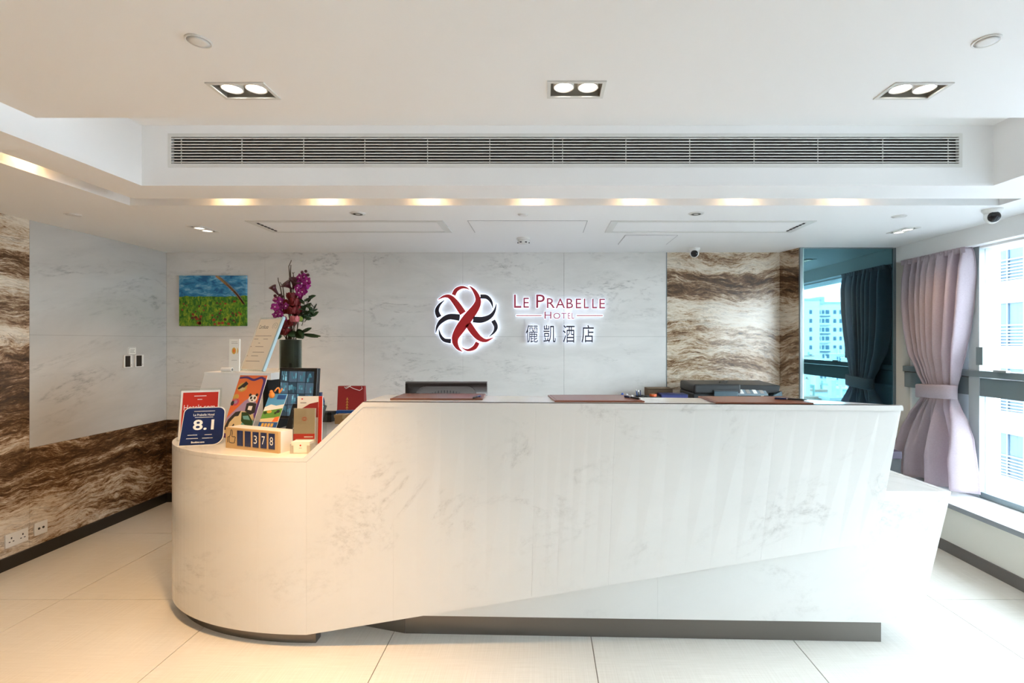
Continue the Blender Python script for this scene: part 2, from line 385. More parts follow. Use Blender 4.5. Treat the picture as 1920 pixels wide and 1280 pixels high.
# back wall
wb = struct(MB().box(XL - .2, XR0 + .1, YB + .02, YB + .2, -.06, 2.9).build('wall_back', M['grout']))
bx = [XL, -2.57, -1.655, -.74, .195, 1.143]
for i in range(5):
    for z0, z1, mt in ((0, ZB, 'stone_dark'), (ZB, 1.525, 'wall_marble'), (1.525, ZC + .1, 'wall_marble')):
        MB().box(bx[i] + g, bx[i + 1] - g, YB, YB + .02, z0 + g, z1 - g).build('panel', M[mt], wb)
MB().box(1.143 + g, XR0, YB, YB + .02, 0, ZC + .1).build('panel', M['stone_light'], wb)
MB().box(1.143 - .004, 1.143 + .003, YB - .003, YB + .01, 0, ZC).build('joint_trim', M['dark_alu'], wb)
# splayed stone return and mirror
wr = struct(MB().prism([(XR0, YB + .1), (XR0, YB), (2.262, YM + .03), (3.6, YM + .03), (3.6, YB + .1)], -.06, 2.9).build('wall_return', M['cream_paint']))
MB().prism([(XR0 - .012, YB - .001), (2.262 - .012, YM + .012), (2.262, YM + .022), (XR0, YB)], 0, ZC + .05).build('panel', M['stone_mid'], wr)
MB().box(XRM, XW + .2, YM, YM + .03, .0, ZC).build('pier', M['cream_paint'], wr)
mr = thing('wall_mirror', 'tall dark teal tinted mirror beside the brown stone alcove, reflecting the window and curtain', 'mirror', (2.66, YM, 0))
MB().box(2.285, XRM - .022, YM, YM + .028, 0, ZC - .004).build('mirror_pane', M['mirror'], mr)
MB().box(2.250, 2.272, YM - .012, YM + .028, 0, ZC - .002).build('edge_strip', M['dark_alu'], mr)
MB().box(2.272, 2.285, YM - .006, YM + .028, 0, ZC - .004).build('bevel_strip', nmat('mirror_edge_glass', (.45, .68, .68), 0.1, 0.6), mr)
MB().box(XRM - .022, XRM, YM - .010, YM + .028, 0, ZC - .004).build('edge_strip', M['dark_alu'], mr)
MB().box(2.272, XRM - .022, YM - .005, YM + .028, ZC - .010, ZC).build('top_strip', M['dark_alu'], mr)
# wall behind the camera
struct(MB().box(XL - .2, XW + .3, YF - .2, YF, -.06, 2.9).build('wall_front', M['cream_paint']))
# right wall: low wall, sill, bulkhead, pier
struct(MB().box(XW + .02, XW + .25, YF, -.5, .322, 2.2).build('wall_right_lightblock', M['cream_paint']))  # unseen rear wall, put in to hold back daylight
w_r = struct(MB().box(XLW, XW + .25, YF, YM + .03, -.06, .322).build('wall_right', M['cream_paint']))
struct(MB().box(XLW - .012, XW + .02, YF, YM, .322, .350).build('trim_1', nmat('sill_stone', (.84, .85, .86), 0.2)))
struct(MB().box(XLW - .018, XLW - .012, YF, YM, .318, .351).build('trim_2', nmat('sill_edge_grey', (.28, .30, .32), 0.35)))
struct(MB().box(XLW - .014, XLW, YF, YM, 0, .075).build('baseboard_right', nmat('grey_brown_skirting', (.13, .115, .105), 0.35)))
struct(MB().box(XL, XL + .014, YF, YB - .014, 0, .082).build('baseboard_left', M['black_base']))
struct(MB().box(XL, XR0, YB - .014, YB, 0, .082).build('baseboard_back', M['black_base']))
struct(MB().box(XRM, XW + .3, YF, YM, 2.170, 2.9).build('wall_right_bulkhead', M['paint']))
struct(MB().box(XW + .02, XW + .25, 3.80, YM + .03, .322, 2.2).build('wall_right_pier', M['paint']))

# ceiling: low ceiling with tray opening, slots, lamp openings and grilles
TX0, TX1, TY0, TY1 = -2.12, 2.38, -2.6, 2.664
SL = [(-2.50, -2.36, -2.2, 3.05), (-2.50, 2.76, 2.905, 3.05)]
LOWL = [(-2.48, 3.68), (2.665, 3.73)]
GR = [(-2.03, -.68, 3.43, 3.79), (.465, 1.865, 3.43, 3.79)]
holes = [(TX0, TX1, TY0, TY1)] + SL + [(x - .045, x + .045, y - .095, y + .095) for x, y in LOWL] + [(a + .02, b - .02, c + .02, d - .02) for a, b, c, d in GR]
mb = MB(); plate(mb, XL - .02, XRM, YF, YB + .02, ZC, ZC + .012, holes); ce = struct(mb.build('ceiling', M['paint']))
mb = MB().box(XL - .02, XRM, YF, YB, 2.86, 2.9); mb.build('upper_slab', M['paint'], ce)
ZT = 2.622
mb = MB().box(TX0 - .02, TX1 + .02, TY0, TY1 + .02, ZT, ZT + .02); mb.build('tray_top', M['paint'], ce)
MB().box(TX0 - .02, TX0, TY0, TY1, ZC + .012, ZT).build('tray_side', M['paint'], ce)
MB().box(TX1, TX1 + .02, TY0, TY1, ZC + .012, ZT).build('tray_side', M['paint'], ce)
MB().box(TX0 - .02, TX1 + .02, TY0 - .02, TY0, ZC + .012, ZT).build('tray_side', M['paint'], ce)
GX0, GX1, GZ0, GZ1 = W(322, 0, TY1).x, W(1797, 0, TY1).x, W(0, 307, TY1).z, W(0, 257, TY1).z
fr = Fr((0, TY1, 0), (1, 0, 0), (0, 0, 1))      # n points to the viewer
mb = MB()
for a0, a1, b0, b1 in ((TX0, GX0, ZC + .0121, ZT), (GX1, TX1, ZC + .0121, ZT), (GX0, GX1, ZC + .0121, GZ0), (GX0, GX1, GZ1, ZT)): mb.box(a0, a1, TY1, TY1 + .02, b0, b1)
mb.build('tray_face', M['paint'], ce)
# slot liners
mb = MB()
for a, b, c, d in ((-2.505, -2.50, -2.2, 3.05), (-2.36, -2.355, -2.2, 2.905)): mb.box(a, b, c, d, ZC + .012, ZC + .14)
for a, b, c, d in ((-2.50, 2.76, 3.05, 3.055), (-2.36, 2.76, 2.90, 2.905), (2.76, 2.765, 2.9, 3.055), (-2.505, -2.355, -2.205, -2.2)): mb.box(a, b, c, d, ZC + .012, ZC + .14)
mb.box(-2.505, -2.355, -2.2, 3.055, ZC + .14, ZC + .145); mb.box(-2.36, 2.765, 2.9, 3.055, ZC + .14, ZC + .145)
mb.build('slot_lining', M['paint'], ce)
# floating ceiling panel
ZP = 2.375; PX0, PX1, PY0, PY1 = -2.03, 2.30, -2.3, 2.018
UPL = [(-1.067, 1.80), (.117, 1.79), (1.32, 1.80)]
HX, HY = .092, .050
mb = MB(); plate(mb, PX0, PX1, PY0, PY1, ZP, ZP + .03, [(x - HX, x + HX, y - HY, y + HY) for x, y in UPL])
pan = mb.build('floating_panel', M['paint'], ce)
mb = MB()
for x in (-1.8, 0, 2.0):
    for y in (-2, 0, 1.9): mb.cyl((x, y, ZP + .03), (x, y, ZT), .006, 6)
mb.build('hanger_rods', M['steel'], ce)

# added unseen cool white strips on the floating panel, brightening the tray sides
cove_fill = nmat('added_cove_strip', (.9, .95, 1), 0.5, emit=(.86, .94, 1.0), estr=COVE_FILL)
for a, b, c, d in ((PX0 + .02, PX0 + .045, -2.1, PY1 - .06), (PX0 + .06, PX1 - .06, PY1 - .045, PY1 - .02), (PX1 - .045, PX1 - .02, -2.1, PY1 - .06)):
    MB().box(a, b, c, d, ZP + .0301, ZP + .042).build('added_light_strip', cove_fill, ce)
# windows: one long glazed wall seen directly and in the mirror
def windows():
    w1 = sroot('window_1', (XW, 0, .35)); D = M['dark_alu']
    mull = [-.45, .95, 2.30, 3.70]
    for y in mull: MB().box(XW - .036, XW + .054, y - .045, y + .045, .35, 2.25).build('mullion', M['lit_alu'], w1)
    MB().box(XW - .03, XW + .05, -.5, YM, .35, .392).build('bottom_rail', D, w1)
    MB().box(XW - .03, XW + .05, -.5, YM, 1.085, 1.215).build('spandrel_rail', D, w1)
    MB().box(XW - .045, XW + .05, -.5, YM, 1.222, 1.268).build('middle_rail', D, w1)
    MB().box(XW - .03, XW + .05, -.5, YM, 2.155, 2.26).build('top_rail', M['paint'], w1)
    MB().box(XW - .045, XW - .03, -.5, 3.72, 2.190, 2.212).build('curtain_track', D, w1)
    ends = mull + [YM]
    for a, b in zip(ends, ends[1:]):
        for z0, z1 in ((.392, 1.085), (1.268, 2.155)): MB().box(XW + .004, XW + .010, a + .045, b - .045, z0, z1).build('pane', M['glass'], w1)
    h = MB().box(XW - .06, XW - .03, 3.60, 3.655, 1.31, 1.44).build('handle', D, w1)
    MB().box(XW - .075, XW - .045, 3.40, 3.50, 1.268, 1.282).build('latch', M['steel'], w1)
windows()

# ------------------------------------------------------------------ reception desk
dk = thing('reception_desk', 'large white marble reception desk with curved left end and slanted raised counter', 'reception desk', (0, 2.7, 0))
ZTOP, ZLOW, XS, XS2 = 1.190, .920, -1.140, -.862
EC, EA, EB = (XS, 3.10), 1.03, .67                 # centre and half axes of the curved end
XT, YT0, YT1 = 1.628, 2.430, 2.285                 # raised counter: top right corner
XB, YB1, ZB0, ZB1 = 1.572, 2.372, .066, .540       # bottom right corner and the rising lower edge
def fp(u, v):                                      # front face right of the bend, u along, v up
    z0 = ZB0 + (ZB1 - ZB0) * u
    x = XS + (XB - XS) * u; y = YT0 + (YB1 - YT0) * u
    xt = XS + (XT - XS) * u; yt = YT0 + (YT1 - YT0) * u
    zt = min(ZTOP, ZLOW + (ZTOP - ZLOW) * max(0, (xt - XS) / (XS2 - XS)))
    k = v * (zt - z0) / (ZTOP - z0)
    return Vector((x + (xt - x) * k, y + (yt - y) * k, z0 + (ZTOP - z0) * k))
US2 = (XS2 - XS) / (XT - XS)
def front_panel(u0, u1):
    n = 6; g = .00015; us = [u0 + g * .4 + (u1 - u0 - g * .8) * i / n for i in range(n + 1)]
    if u0 < US2 < u1: us = sorted(us + [US2])
    d = Vector((.0, .03, 0)); mb = MB(); rs = []
    for u in us:
        a, b = fp(u, 0), fp(u, 1); rs.append([a, b, b + d, a + d])
    mb.rings(rs); return mb.build('panel', M['desk_marble'], dk)
ucut = [0, .155, .40, .455 + .08, .80, 1.0]
for a, b in zip(ucut, ucut[1:]): front_panel(a, b)
# curved end, in slabs
acut = [180, 201, 214, 237, 256, 270]
def ell(a, k=0.0): return Vector((EC[0] + (EA - k) * math.cos(R(a)), EC[1] + (EB - k) * math.sin(R(a)), 0))
for a0, a1 in zip(acut, acut[1:]):
    rs = []
    for i in range(9):
        a = a0 + .012 + (a1 - a0 - .024) * i / 8; p, q = ell(a), ell(a, .03)
        rs.append([Vector((p.x, p.y, ZB0)), Vector((p.x, p.y, ZLOW - .022)), Vector((q.x, q.y, ZLOW - .022)), Vector((q.x, q.y, ZB0))])
    MB().rings(rs).build('panel', M['desk_marble'], dk, smooth=False)
MB().box(-2.17, -2.14, 3.10, 3.62, ZB0, ZLOW - .022).build('panel', M['desk_marble'], dk)
# low counter slab
pts = [tuple(ell(180 + 90 * i / 26).xy) for i in range(27)] + [(-1.06, 2.47), (-.70, 2.62), (-.55, 2.80), (-.55, 3.62), (-2.17, 3.62)]
MB().prism(pts, ZLOW - .022, ZLOW).build('low_counter', M['desk_marble'], dk, bevel=.002)
# raised counter: slab on top and slanted coping
top = [(XS2, 2.412), (XT + .004, YT1 - .004), (1.318, 2.54), (XS2 + .0, 2.755)]
y2 = YT0 + (YT1 - YT0) * US2
MB().hexa([(XS2, y2 - .002, ZTOP - .024), (XT + .003, YT1 - .003, ZTOP - .024), (1.31, 2.535, ZTOP - .024), (XS2, 2.755, ZTOP - .024)],
          [(XS2, y2 - .002, ZTOP), (XT + .003, YT1 - .003, ZTOP), (1.31, 2.535, ZTOP), (XS2, 2.755, ZTOP)]).build('raised_counter', M['desk_marble'], dk)
MB().hexa([(XS, YT0 - .002, ZLOW - .02), (XS2, y2 - .002, ZTOP - .024), (XS2, 2.755, ZTOP - .024), (XS + .02, 2.50, ZLOW - .02)],
          [(XS - .012, YT0 - .002, ZLOW + .001), (XS2, y2 - .002, ZTOP), (XS2, 2.755, ZTOP), (XS + .01, 2.50, ZLOW + .001)]).build('slanted_coping', M['desk_marble'], dk)
# core behind the panels
lo = [fp(0.01, 0), fp(.985, 0), fp(.985, 0) + Vector((-.15, .18, 0)), fp(.01, 0) + Vector((0.05, .3, 0))]
c0 = Vector((0, .029, 0.012))
rs = []
for u in (0.004, US2, .3, .6, .985):
    a, b = fp(u, 0) + c0, fp(u, 1) + Vector((0, .029, -.024)); th = .27 if u < .9 else .03
    th = max(.03, min(.27, th)) if u > .01 else .03
    rs.append([a, b, b + Vector((0, th, 0)), a + Vector((0, th, 0))])
MB().rings(rs).build('core', M['desk_marble'], dk)
# lower body to the right
BL, BR0, BR1, ZBB, ZBT = -.76, 1.818, 1.970, .120, .757
yb = lambda x: 2.505 - .027 * (x + .76)
def bpanel(x0a, x0b, x1a, x1b):
    MB().hexa([(x0a, yb(x0a), ZBB), (x1a, yb(x1a), ZBB), (x1a, yb(x1a) + .03, ZBB), (x0a, yb(x0a) + .03, ZBB)],
              [(x0b, yb(x0b), ZBT - .0), (x1b, yb(x1b), ZBT), (x1b, yb(x1b) + .03, ZBT), (x0b, yb(x0b) + .03, ZBT)]).build('panel', M['desk_marble'], dk)
bpanel(BL, BL, .5613, .5613); bpanel(.5618, .5618, BR0, BR1)
MB().hexa([(BR0 - .03, yb(BR0) + .031, ZBB), (BR0, yb(BR0) + .031, ZBB), (BR0 - .02, 3.10, ZBB), (BR0 - .05, 3.10, ZBB)],
          [(BR1 - .03, yb(BR1) + .031, ZBT), (BR1, yb(BR1) + .031, ZBT), (BR1 - .03, 3.10, ZBT), (BR1 - .06, 3.10, ZBT)]).build('panel', M['desk_marble'], dk)
MB().hexa([(BL, yb(BL) + .031, ZBT - .03), (BR1 - .031, yb(BR1) + .031, ZBT - .03), (BR1 - .06, 3.10, ZBT - .03), (-.54, 3.30, ZBT - .03)],
          [(BL, yb(BL) + .031, ZBT - .001), (BR1 - .031, yb(BR1) + .031, ZBT - .001), (BR1 - .06, 3.10, ZBT - .001), (-.54, 3.30, ZBT - .001)]).build('worktop', M['desk_marble'], dk)
MB().box(-.5, 1.75, 3.02, 3.05, ZBB, ZBT - .03).build('back_panel', M['panel_white'], dk)
# glowing strip added on the unseen staff side, to lift the low ceiling
MB().hexa([(-.80, 2.772, 1.135), (1.10, 2.585, 1.135), (1.10, 2.600, 1.135), (-.80, 2.787, 1.135)], [(-.80, 2.772, 1.150), (1.10, 2.585, 1.150), (1.10, 2.600, 1.150), (-.80, 2.787, 1.150)]).build(
    'added_light_strip', nmat('added_counter_strip', (.9, .9, .9), .5, emit=(.92, .95, 1.0), estr=COUNTER_FILL), dk)
# plinths
pl = [ell(180 + 90 * i / 24, .045) for i in range(25)]
pp = [(p.x, p.y) for p in pl] + [(-1.115, 2.475), (-1.115, 2.53)] + [(q.x, q.y) for q in (ell(270 - 90 * i / 24, .10) for i in range(25))]
MB().prism(pp, 0, ZB0).build('plinth', M['plinth'], dk)
yp = lambda x: 2.557 - .0305 * (x + .70)
MB().prism([(-1.05, 2.66), (-.70, yp(-.70)), (-.70, yp(-.7) + .04), (-1.05, 2.70)], 0, .12).build('plinth', M['plinth'], dk)
MB().prism([(-.698, yp(-.70)), (1.667, yp(1.667)), (1.667, yp(1.667) + .6), (1.62, yp(1.667) + .6), (1.62, yp(1.667) + .04), (-.698, yp(-.7) + .04)], 0, .12).build('plinth', M['plinth'], dk)

# back cabinet along the wall behind the desk (carries printer, bag, clutter)
bc = thing('back_cabinet', 'low white storage cabinet along the marble wall behind the desk', 'cabinet', (0, 4.36, 0))
MB().box(-2.2, 2.15, 4.06, 4.64, .06, .78).build('body', M['panel_white'], bc)
MB().box(-2.2, 2.15, 4.10, 4.62, 0, .06).build('plinth', M['black_base'], bc)
MB().box(-2.22, 2.17, 4.02, 4.645, .78, .81).build('cabinet_top', M['panel_white'], bc)
for k in range(7):
    d = MB().box(-2.19 + .62 * k, -1.59 + .62 * k - .01, 4.042, 4.06, .07, .77).build('door', M['panel_white'], bc)
    MB().box(-1.66 + .62 * k, -1.64 + .62 * k, 4.025, 4.042, .5, .64).build('handle', M['steel'], d)

# ------------------------------------------------------------------ hotel sign on the back wall
SC = 4.66 / F / 4.5714
def sp(zx, zy): return ((780 + zx / 4.5714 - CX) / F * YB, CH - (500 + zy / 4.5714 - CY) / F * YB)
sfr = Fr((0, YB, 0), (1, 0, 0), (0, 0, 1))
em = thing('emblem_sign', 'round backlit hotel emblem of interlaced red and black ribbon loops on marble wall', 'sign', (sp(435, 445)[0], YB, sp(435, 720)[1]))
RED = [
 [(460,165,2),(505,210,28),(537,280,44),(520,345,62),(450,440,82),(385,530,80),(345,600,60),(342,650,46),(366,698,26),(402,726,3)],
 [(328,245,32),(350,203,32),(395,180,24),(436,184,14),(466,200,3)],
 [(195,284,3),(250,256,20),(300,262,36),(352,318,50),(408,400,56)],
 [(452,492,56),(500,562,54),(550,613,44),(605,632,26),(668,606,3)],
 [(533,648,34),(508,690,36),(460,712,22),(428,708,12),(396,690,3)]]
BLK = [
 [(250,290,3),(208,328,20),(186,380,34),(206,432,40)],
 [(380,437,56),(290,430,46),(224,466,36),(190,512,20),(176,568,3)],
 [(203,535,3),(217,590,20),(250,628,30),(306,637,38)],
 [(556,258,36),(610,262,34),(648,302,22),(662,356,3)],
 [(494,452,52),(570,455,50),(638,428,36),(676,380,20),(692,320,3)],
 [(664,462,36),(688,512,34),(674,558,20),(630,600,3)]]
for L, mt in ((RED, 'signred'), (BLK, 'signblack')):
    for st in L:
        q = [(*sp(a, b), wd * SC) for a, b, wd in st]
        mb = MB(); ribbon(mb, sfr, q, .030, .042); o = mb.build('ribbon_stroke', M[mt], em)
        mb = MB(); ribbon(mb, sfr, q, .012, .029, grow=.006); mb.build('halo_backing', M['halo'], o)
ns = thing('name_sign', 'backlit hotel name lettering in rose red with four dark Chinese characters', 'sign', (sp(1230, 445)[0], YB, sp(1230, 655)[1]))
def sletter(s, x0, x1, y0, y1, mt, thin=0.0, name='letter', grow=.003):
    a0, b1 = sp(x0, y0); a1, b0 = sp(x1, y1)
    mb = MB(); text(mb, sfr, s, a0, a1, b0, b1, .030, .040, thin); o = mb.build(name, M[mt], ns)
    mb = MB(); text(mb, sfr, s, a0 - grow, a1 + grow, b0 - grow, b1 + grow, .014, .028, thin + (.012 if name == 'letter' else .002)); mb.build('halo_backing', M['halo'], o)
for s, x0, x1, y0, y1 in (('L',842,905,241,354),('E',922,970,268,353),('P',1030,1104,241,354),('R',1121,1190,272,356),('A',1196,1276,274,357),('B',1288,1344,275,358),
                          ('E',1367,1414,276,358),('L',1436,1478,276,358),('L',1507,1548,277,358),('E',1568,1616,277,359)): sletter(s, x0, x1, y0, y1, 'signface', .004)
for s, x0, x1, y0, y1 in (('H',1101,1160,386,447),('O',1176,1236,396,448),('T',1244,1287,397,447),('E',1299,1322,397,447),('L',1333,1354,397,447)): sletter(s, x0, x1, y0, y1, 'signface', .002)
for s, x0, x1 in (('儷',943,1045),('凱',1092,1196),('酒',1257,1358),('店',1415,1520)): sletter(s, x0, x1, 500, 650, 'signblack', .004, 'character', .001)
for x0, x1 in ((860,1078),(1375,1597)):
    a0, b1 = sp(x0, 416); a1, b0 = sp(x1, 424)
    o = MB().fbox(sfr, a0, a1, b0, b1, .030, .040).build('rule', M['signface'], ns); MB().fbox(sfr, a0 - .005, a1 + .005, b0 - .005, b1 + .005, .014, .028).build('halo_backing', M['halo'], o)

# ------------------------------------------------------------------ ceiling fittings
def downlight(name, label, x, y, z, hx, hy, along, power, group, dz=0.0):
    r = thing(name, label, 'downlight', (x, y, z), group)
    t = .010; mb = MB()
    plate(mb, x - hx - t, x + hx + t, y - hy - t, y + hy + t, z - .004, z, [(x - hx + .002, x + hx - .002, y - hy + .002, y + hy - .002)])
    mb.build('trim_frame', M['grille'], r)
    mb = MB(); plate(mb, x - hx + .001, x + hx - .001, y - hy + .001, y + hy - .001, z + .0, z + .07, [(x - hx + .003, x + hx - .003, y - hy + .003, y + hy - .003)])
    mb.box(x - hx + .001, x + hx - .001, y - hy + .001, y + hy - .001, z + .07, z + .072); mb.build('housing', M['lampbox'], r)
    for s in (-1, 1):
        cx, cy = (x + s * .043, y) if along == 'x' else (x, y + s * .043)
        lamp = MB().lathe([(.036, .05), (.037, .006), (.034, .004), (.032, .020)], (cx, cy, z + dz), 24, cap=False).build('lamp_ring', M['white_pl'], r, smooth=True)
        MB().lathe([(.033, .016), (.018, .020), (.001, .021)], (cx, cy, z + dz), 24).build('lamp_face', M['lampface'], lamp, smooth=True)
        spot('downlight_beam', (cx, cy, z - .006), (cx - (.55 if x < -1 and dz == 0 else 0), cy - (.10 if dz == 0 else -.02), 0), power, WARM, (100 if x < -1 else 74) if dz == 0 else 130, .9, .09, lamp)
for (x, y), pw_, lb in zip(UPL, SPOT_W, ('twin recessed downlight on the upper ceiling panel above the left end of the grille', 'twin recessed downlight on the upper ceiling panel above the middle of the grille', 'twin recessed downlight on the upper ceiling panel above the right end of the grille')):
    downlight('twin_downlight', lb, x, y, ZP, HX, HY, 'x', pw_, 'twin downlights in the upper ceiling panel')
for (x, y), pw_, lb in zip(LOWL, LOW_W, ('small twin downlight in the low ceiling near the left marble wall', 'small twin downlight in the low ceiling near the mirror and curtain')):
    downlight('twin_downlight', lb, x, y, ZC, .045, .095, 'y', pw_, 'twin downlights in the low ceiling', -.014)
def slotlamp(x, y, lb, dx=0, dy=0, grp='lamps in the back ceiling slot'):
    r = thing('slot_lamp', lb, 'slot lamp', (x, y, ZC + .115), grp)
    MB().lathe([(.016, .024), (.022, .004), (.020, 0), (.010, .003)], (x, y, ZC + .115), 12).build('lamp_cup', M['white_pl'], r, smooth=True)
    spot('slot_glow', (x, y, ZC + .112), (x + dx, y + dy, ZC), SLOT_W, WARM, 150, 1.0, .012, r)
for px, nm in zip((435, 615, 805, 1000, 1190, 1385, 1580), ('first', 'second', 'third', 'fourth', 'fifth', 'sixth', 'seventh')):
    slotlamp((px - CX) / F * 3.05, 3.000, 'small warm lamp hidden in the back ceiling slot, %s from the left' % nm, 0, .020)
for y, nm in ((2.43, 'nearest the back wall'), (1.2, 'second from the back wall'), (.1, 'third from the back wall'), (-1.0, 'fourth from the back wall')):
    slotlamp(-2.462, y, 'small warm lamp hidden in the left ceiling slot, ' + nm, dx=-.018, grp='lamps in the left ceiling slot')

# supply grille in the tray face
gr = thing('long_air_grille', 'long white air conditioning grille with thin horizontal bars in the bulkhead', 'air grille', ((GX0 + GX1) / 2, TY1, GZ0))
MB().box(GX0 - .002, GX1 + .002, TY1 + .018, TY1 + .10, GZ0 - .002, GZ1 + .002).build('duct_void', M['void'], gr)
mb = MB(); t = .018; y0 = TY1 - .004
for a, b, c, d in ((GX0 - t, GX0, GZ0 - t, GZ1 + t), (GX1, GX1 + t, GZ0 - t, GZ1 + t), (GX0, GX1, GZ0 - t, GZ0), (GX0, GX1, GZ1, GZ1 + t)): mb.box(a, b, y0, TY1 + .001, c, d)
mb.build('grille_frame', M['grille'], gr)
nb = 9; base = MB().box(0, GX1 - GX0, 0, .007, -.0026, .0026).build('bar', M['grille'], None); ORG.pop(base.name)
base.parent = gr; base.data.transform(Matrix.Translation((0, 0, 0)))
for k in range(nb):
    o = base if k == 0 else base.copy()
    if k: COL.objects.link(o)
    o.location = Vector(((GX0 + GX1) / 2, TY1 + .0, GZ0 + (GZ1 - GZ0) * (k + .5) / nb - .0026)) - ORG[gr.name]
for px in (338, 452, 568, 683, 801, 918, 1037, 1055, 1174, 1294, 1415, 1535, 1657, 1780):
    x = (px - CX) / F * TY1; MB().box(x - .0018, x + .0018, TY1 + .006, TY1 + .011, GZ0, GZ1).build('cross_bar', M['grille'], gr)
# slotted ceiling cassettes
def cassette(a, b, c, d, lb, flip):
    r = thing('ceiling_air_vent', lb, 'ceiling vent', ((a + b) / 2, (c + d) / 2, ZC), 'slotted air vents in the low ceiling')
    mb = MB(); plate(mb, a, b, c, d, ZC - .006, ZC, [(a + .05, b - .05, c + .03, d - .03)]); mb.build('vent_frame', M['grille'], r)
    MB().box(a + .03, b - .03, c + .025, d - .025, ZC + .012, ZC + .02).build('vent_void', nmat('vent_backing', (.84, .83, .80), .8), r)  # plain off-white backing behind the vanes
    for k in range(6):
        y = c + .048 + (d - c - .096) * k / 5
        MB().hexa([(a + .05, y - .025, ZC + .002), (b - .05, y - .025, ZC + .002), (b - .05, y + .025, ZC - .004), (a + .05, y + .025, ZC - .004)],
                  [(a + .05, y - .025, ZC + .005), (b - .05, y - .025, ZC + .005), (b - .05, y + .025, ZC - .001), (a + .05, y + .025, ZC - .001)]).build('vane', M['paint'], r)
    x = a + .055 if not flip else b - .055
    for k in range(6): MB().box(x - .006, x + .006, c + .06 + k * .044, c + .085 + k * .044, ZC - .008, ZC - .003).build('clip', M['ink'], r)
cassette(*GR[0], 'long slotted white air vent in the low ceiling above the painting and flowers', False)
cassette(*GR[1], 'long slotted white air vent in the low ceiling above the printer and mirror', True)
def hatch(x0, x1, y0, y1, lb):
    o = MB(); plate(o, x0, x1, y0, y1, ZC - .0022, ZC, [(x0 + .004, x1 - .004, y0 + .004, y1 - .004)])
    r = thing('access_hatch', lb, 'hatch', ((x0 + x1) / 2, (y0 + y1) / 2, ZC)); o.build('hatch_joint', nmat('hatch_joint_grey', (.52, .52, .52), .7), r)
    MB().box(x0 + .006, x1 - .006, y0 + .006, y1 - .006, ZC - .0035, ZC).build('hatch_door', M['paint'], r)
hatch(-.515, .305, 3.43, 3.80, 'wide flush white access hatch in the low ceiling between the two vents')
hatch(.635, 1.046, 3.90, 4.27, 'small flush white access hatch in the low ceiling near the wall camera')
def cdisc(x, y, z, r, lb, name='ceiling_speaker', cat='ceiling speaker', rings=True):
    q = thing(name, lb, cat, (x, y, z))
    MB().lathe([(r, 0), (r, -.003), (r * .93, -.005), (r * .86, -.004)], (x, y, z), 28).build('rim', M['white_pl'], q, smooth=False)
    MB().lathe([(r * .855, -.0042), (r * .5, -.006), (.002, -.0065)], (x, y, z), 28).build('cover', M['grille'] if rings else M['white_pl'], q, smooth=True)
    if rings: MB().lathe([(r * .62, -.0062), (r * .55, -.0068), (r * .50, -.0062)], (x, y, z), 28).build('ring', M['lampbox'], q)
cdisc(-1.19, 3.24, ZC, .050, 'small round white ceiling speaker in front of the left ceiling vent')
cdisc(.985, 3.24, ZC, .050, 'small round white ceiling speaker in front of the right ceiling vent')
cdisc(-1.025, 1.50, ZP, .036, 'round white cover plate on the upper panel near the left downlight', 'sprinkler_cover', 'cover plate', False)
cdisc(1.32, 1.50, ZP, .036, 'round white cover plate on the upper panel near the right downlight', 'sprinkler_cover', 'cover plate', False)
cdisc(-3.05, 3.27, ZC, .045, 'round cover plate in the low ceiling above the left marble panel', 'sprinkler_cover', 'cover plate', False)
cdisc(-.13, 3.27, ZC, .034, 'tiny round cover plate in the low ceiling above the middle hatch', 'sprinkler_cover', 'cover plate', False)
cdisc(2.34, 3.31, ZC, .045, 'round cover plate in the low ceiling near the twin downlight by the mirror', 'sprinkler_cover', 'cover plate', False)
sd = thing('smoke_detector', 'round white smoke detector on the low ceiling above the emblem', 'smoke detector', (-.155, 4.02, ZC))
MB().lathe([(.056, 0), (.056, -.012), (.050, -.016)], (-.155, 4.02, ZC), 24).build('base', M['white_pl'], sd, smooth=False)
MB().lathe([(.046, -.016), (.040, -.042), (.030, -.046), (.001, -.047)], (-.155, 4.02, ZC), 24).build('cap', M['white_pl'], sd, smooth=True)
for k in range(6):
    a = k * 60; MB().box(-.155 + .041 * math.cos(R(a)) - .008, -.155 + .041 * math.cos(R(a)) + .008, 4.02 + .041 * math.sin(R(a)) - .004, 4.02 + .041 * math.sin(R(a)) + .004, ZC - .040, ZC - .033).build('vent', M['ink'], sd)
def domecam(x, y, lb, aim, r=.042):
    q = thing('security_camera', lb, 'security camera', (x, y, ZC))
    MB().lathe([(r * 1.15, 0), (r * 1.15, -.010), (r * 1.0, -.020), (r * .9, -.028)], (x, y, ZC), 24).build('mount', M['white_pl'], q, smooth=False)
    a = Vector(aim).normalized(); c = Vector((x, y, ZC - .045))
    e = MB().ball(c, r * .95, 18).build('ball', M['white_pl'], q, smooth=True)
    MB().lathe([(r * .74, r * .62), (r * .70, r * .74), (r * .4, r * .90), (.002, r * .96)], c, 20, a).build('lens_dome', M['lens'], e, smooth=True)
domecam(1.335, 4.44, 'white dome security camera on low ceiling above the brown stone alcove', (-.35, -1, -.35))
domecam(2.80, 3.14, 'white dome security camera on low ceiling near the window bulkhead', (-.45, -1, -.30), .046)

